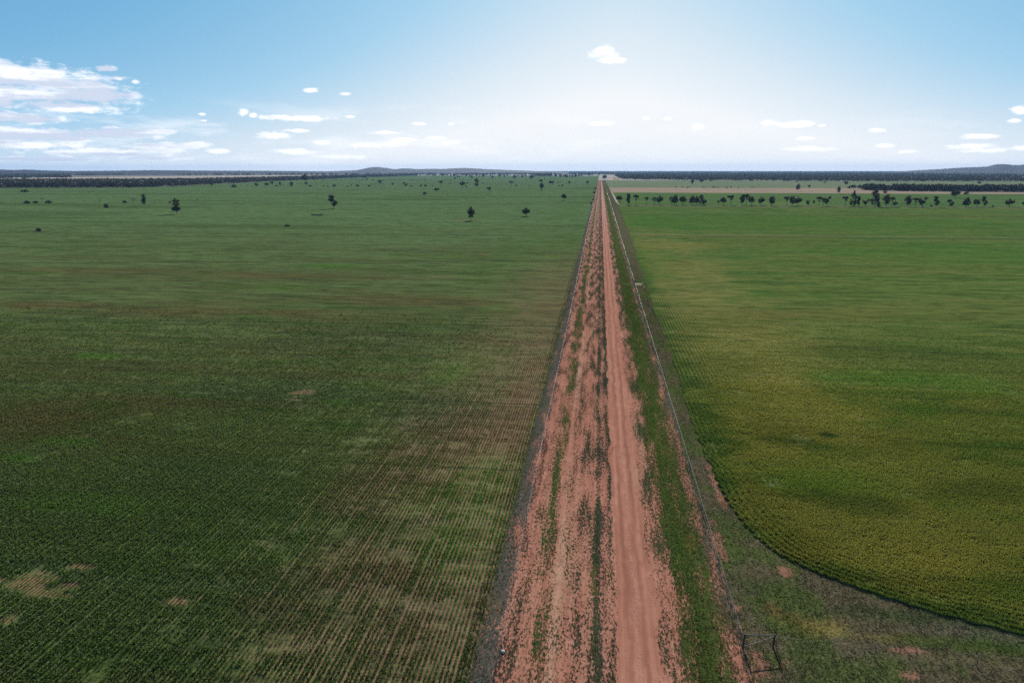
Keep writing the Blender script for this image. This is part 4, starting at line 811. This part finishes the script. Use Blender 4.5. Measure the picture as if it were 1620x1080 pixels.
CL = [(-20, 118, 130, 22), (70, 128, 100, 20), (150, 150, 66, 15), (20, 150, 130, 10), (168, 109, 15, 5), (110, 170, 72, 10), (5, 161, 18, 9), (20, 187, 68, 8), (-40, 180, 60, 8), (30, 212, 90, 11), (100, 217, 45, 8), (185, 211, 70, 9), (245, 208, 40, 6),
      (-20, 205, 60, 12), (40, 229, 80, 7), (170, 241, 110, 7), (260, 233, 60, 7), (310, 229, 30, 5), (345, 239, 22, 4), (60, 252, 90, 4), (250, 251, 60, 3.5), (385, 178, 9, 6), (400, 183, 7, 5), (467, 187, 60, 5.5), (492, 143, 12, 4.5), (546, 149, 11, 3), (554, 185, 9, 2.5),
      (436, 214, 28, 6), (470, 207, 20, 4), (510, 225, 18, 5), (609, 210, 32, 3.5), (465, 240, 45, 5), (580, 230, 40, 5), (620, 228, 34, 4), (640, 222, 30, 5), (690, 219, 24, 4), (710, 226, 16, 6), (540, 248, 50, 4), (665, 196, 14, 3), (714, 196, 6, 3),
      (952, 82, 24, 11), (965, 92, 16, 9), (980, 95, 14, 6), (188, 124, 12, 4), (214, 130, 6, 3), (955, 195, 24, 4), (1022, 187, 8, 3), (1056, 188, 6, 3), (1105, 201, 12, 5), (1216, 195, 14, 5), (1258, 197, 30, 6), (1300, 199, 8, 3), (1388, 206, 16, 4),
      (1276, 219, 16, 3), (1280, 236, 40, 5), (1400, 231, 18, 3.5), (1434, 240, 16, 3), (1551, 216, 26, 4), (1535, 232, 34, 5), (1560, 238, 34, 4), (1612, 234, 20, 4), (1616, 175, 14, 6), (1604, 191, 9, 3), (320, 181, 6, 3), (322, 191, 6, 2)]
K = 1/1113
def cloudfield(de):
    e2 = t.m('ADD', el, de); acc = None
    for px, py, rx, ry in CL:
        a, e = azel(px, py); rx *= .98; ry *= 1.0
        vv = t.cxyz(t.m('MULTIPLY_ADD', az, 1/(rx*K), -a/(rx*K)), t.m('MULTIPLY_ADD', e2, 1/(ry*K), -e/(ry*K)))
        b = t.m('SUBTRACT', 1., t.vm('LENGTH', vv)); b = t.m('MINIMUM', b, .8)
        acc = b if acc is None else t.m('SMOOTH_MAX', acc, b, .25)
    return acc
cf = cloudfield(0.)
dens = t.m('ADD', t.m('MULTIPLY', cf, 1.5), t.m('MULTIPLY_ADD', cn, 3.5, -1.72))
alpha = t.mr(dens, -.05, 1.0)
# broad wispy veil low over the left and centre horizon
veil = t.m('MULTIPLY', t.mr(cn2, .47, .68), t.m('MULTIPLY', t.mr(el, .10, .05), t.mr(el, -.01, .02)))
alpha = t.m('MAXIMUM', alpha, t.m('MULTIPLY', veil, t.mr(az, .15, -.25, .10, .42)))
f1 = t.m('MULTIPLY', t.m('POWER', 2.718, t.m('MULTIPLY', t.m('POWER', t.m('ABSOLUTE', t.m('SUBTRACT', az, .02)), 1.5), -2.7)), t.mr(el, .60, .0, .22, .86, False))
f2 = t.m('POWER', 2.718, t.m('MULTIPLY', t.m('MAXIMUM', el, 0.), -11.))
wv = t.m('ADD', f1, t.m('MULTIPLY', f2, .66))
S = .80/.09
tone = t.ramp(wv, [(0, (.085, .30, .61)), (.25, (.20, .49, .77)), (.5, (.40, .68, .90)), (.76, (.76, .88, .97)), (1., (1.0, 1.02, 1.04))])
tone = t.mix(1., tone, (S, S, S), 'MULTIPLY')
base = t.mix(t.mr(el, .26, .6), tone, sky.outputs[0])       # clear air overhead and behind from the sky model
cn3 = t.noise(t.cxyz(t.m('MULTIPLY', az, 7.), t.m('MULTIPLY', el, 60.), 8.), 1., 4, .55)
sh = t.m('MULTIPLY', t.mr(t.m('ADD', cn3, t.m('MULTIPLY', cn, .35)), .55, .74), t.mr(cf, .08, .4))
sh = t.m('MULTIPLY', sh, t.mr(az, -.50, -.62, .0, 1.))
CW = 10.6
ccol = t.mix(sh, (CW*1.02, CW*1.03, CW*1.05), (CW*.60, CW*.66, CW*.79))
colr = t.mix(t.m('MULTIPLY', alpha, .95), base, ccol)
bg = t.n.new('ShaderNodeBackground'); t.put(bg.inputs[0], base); bg.inputs[1].default_value = .09
b2 = t.n.new('ShaderNodeBackground'); t.put(b2.inputs[0], colr); b2.inputs[1].default_value = .09
ms = t.n.new('ShaderNodeMixShader'); low = t.m('MULTIPLY', t.m('LESS_THAN', el, .24), t.m('LESS_THAN', t.m('ABSOLUTE', az), 1.15))   # clouds lie low only
t.l.new(low, ms.inputs[0]); t.l.new(bg.outputs[0], ms.inputs[1]); t.l.new(b2.outputs[0], ms.inputs[2])
wo = t.n.new('ShaderNodeOutputWorld'); t.l.new(ms.outputs[0], wo.inputs[0]); W.cycles.sampling_method = 'MANUAL'; W.cycles.sample_map_resolution = 256

sl = bpy.data.lights.new('sun', 'SUN'); sl.energy = 4.8; sl.angle = R(.53); sl.color = (1, .94, .85)
so = bpy.data.objects.new('sun', sl); COL.objects.link(so); sd = Vector((math.sin(SUN_AZ)*math.cos(SUN_EL), math.cos(SUN_AZ)*math.cos(SUN_EL), math.sin(SUN_EL)))
so.rotation_euler = sd.to_track_quat('Z', 'Y').to_euler(); so.location = (0, 0, 100)

vs = scene.view_settings; scene.display_settings.display_device = 'sRGB'; vs.view_transform = 'Standard'; vs.look = 'None'; vs.exposure = .25; vs.gamma = 1
cy = scene.cycles; cy.use_denoising = False; scene.render.engine = 'CYCLES'; cy.max_bounces = 5; cy.diffuse_bounces = 2; cy.glossy_bounces = 2; cy.transmission_bounces = 3; cy.volume_bounces = 0; cy.transparent_max_bounces = 6
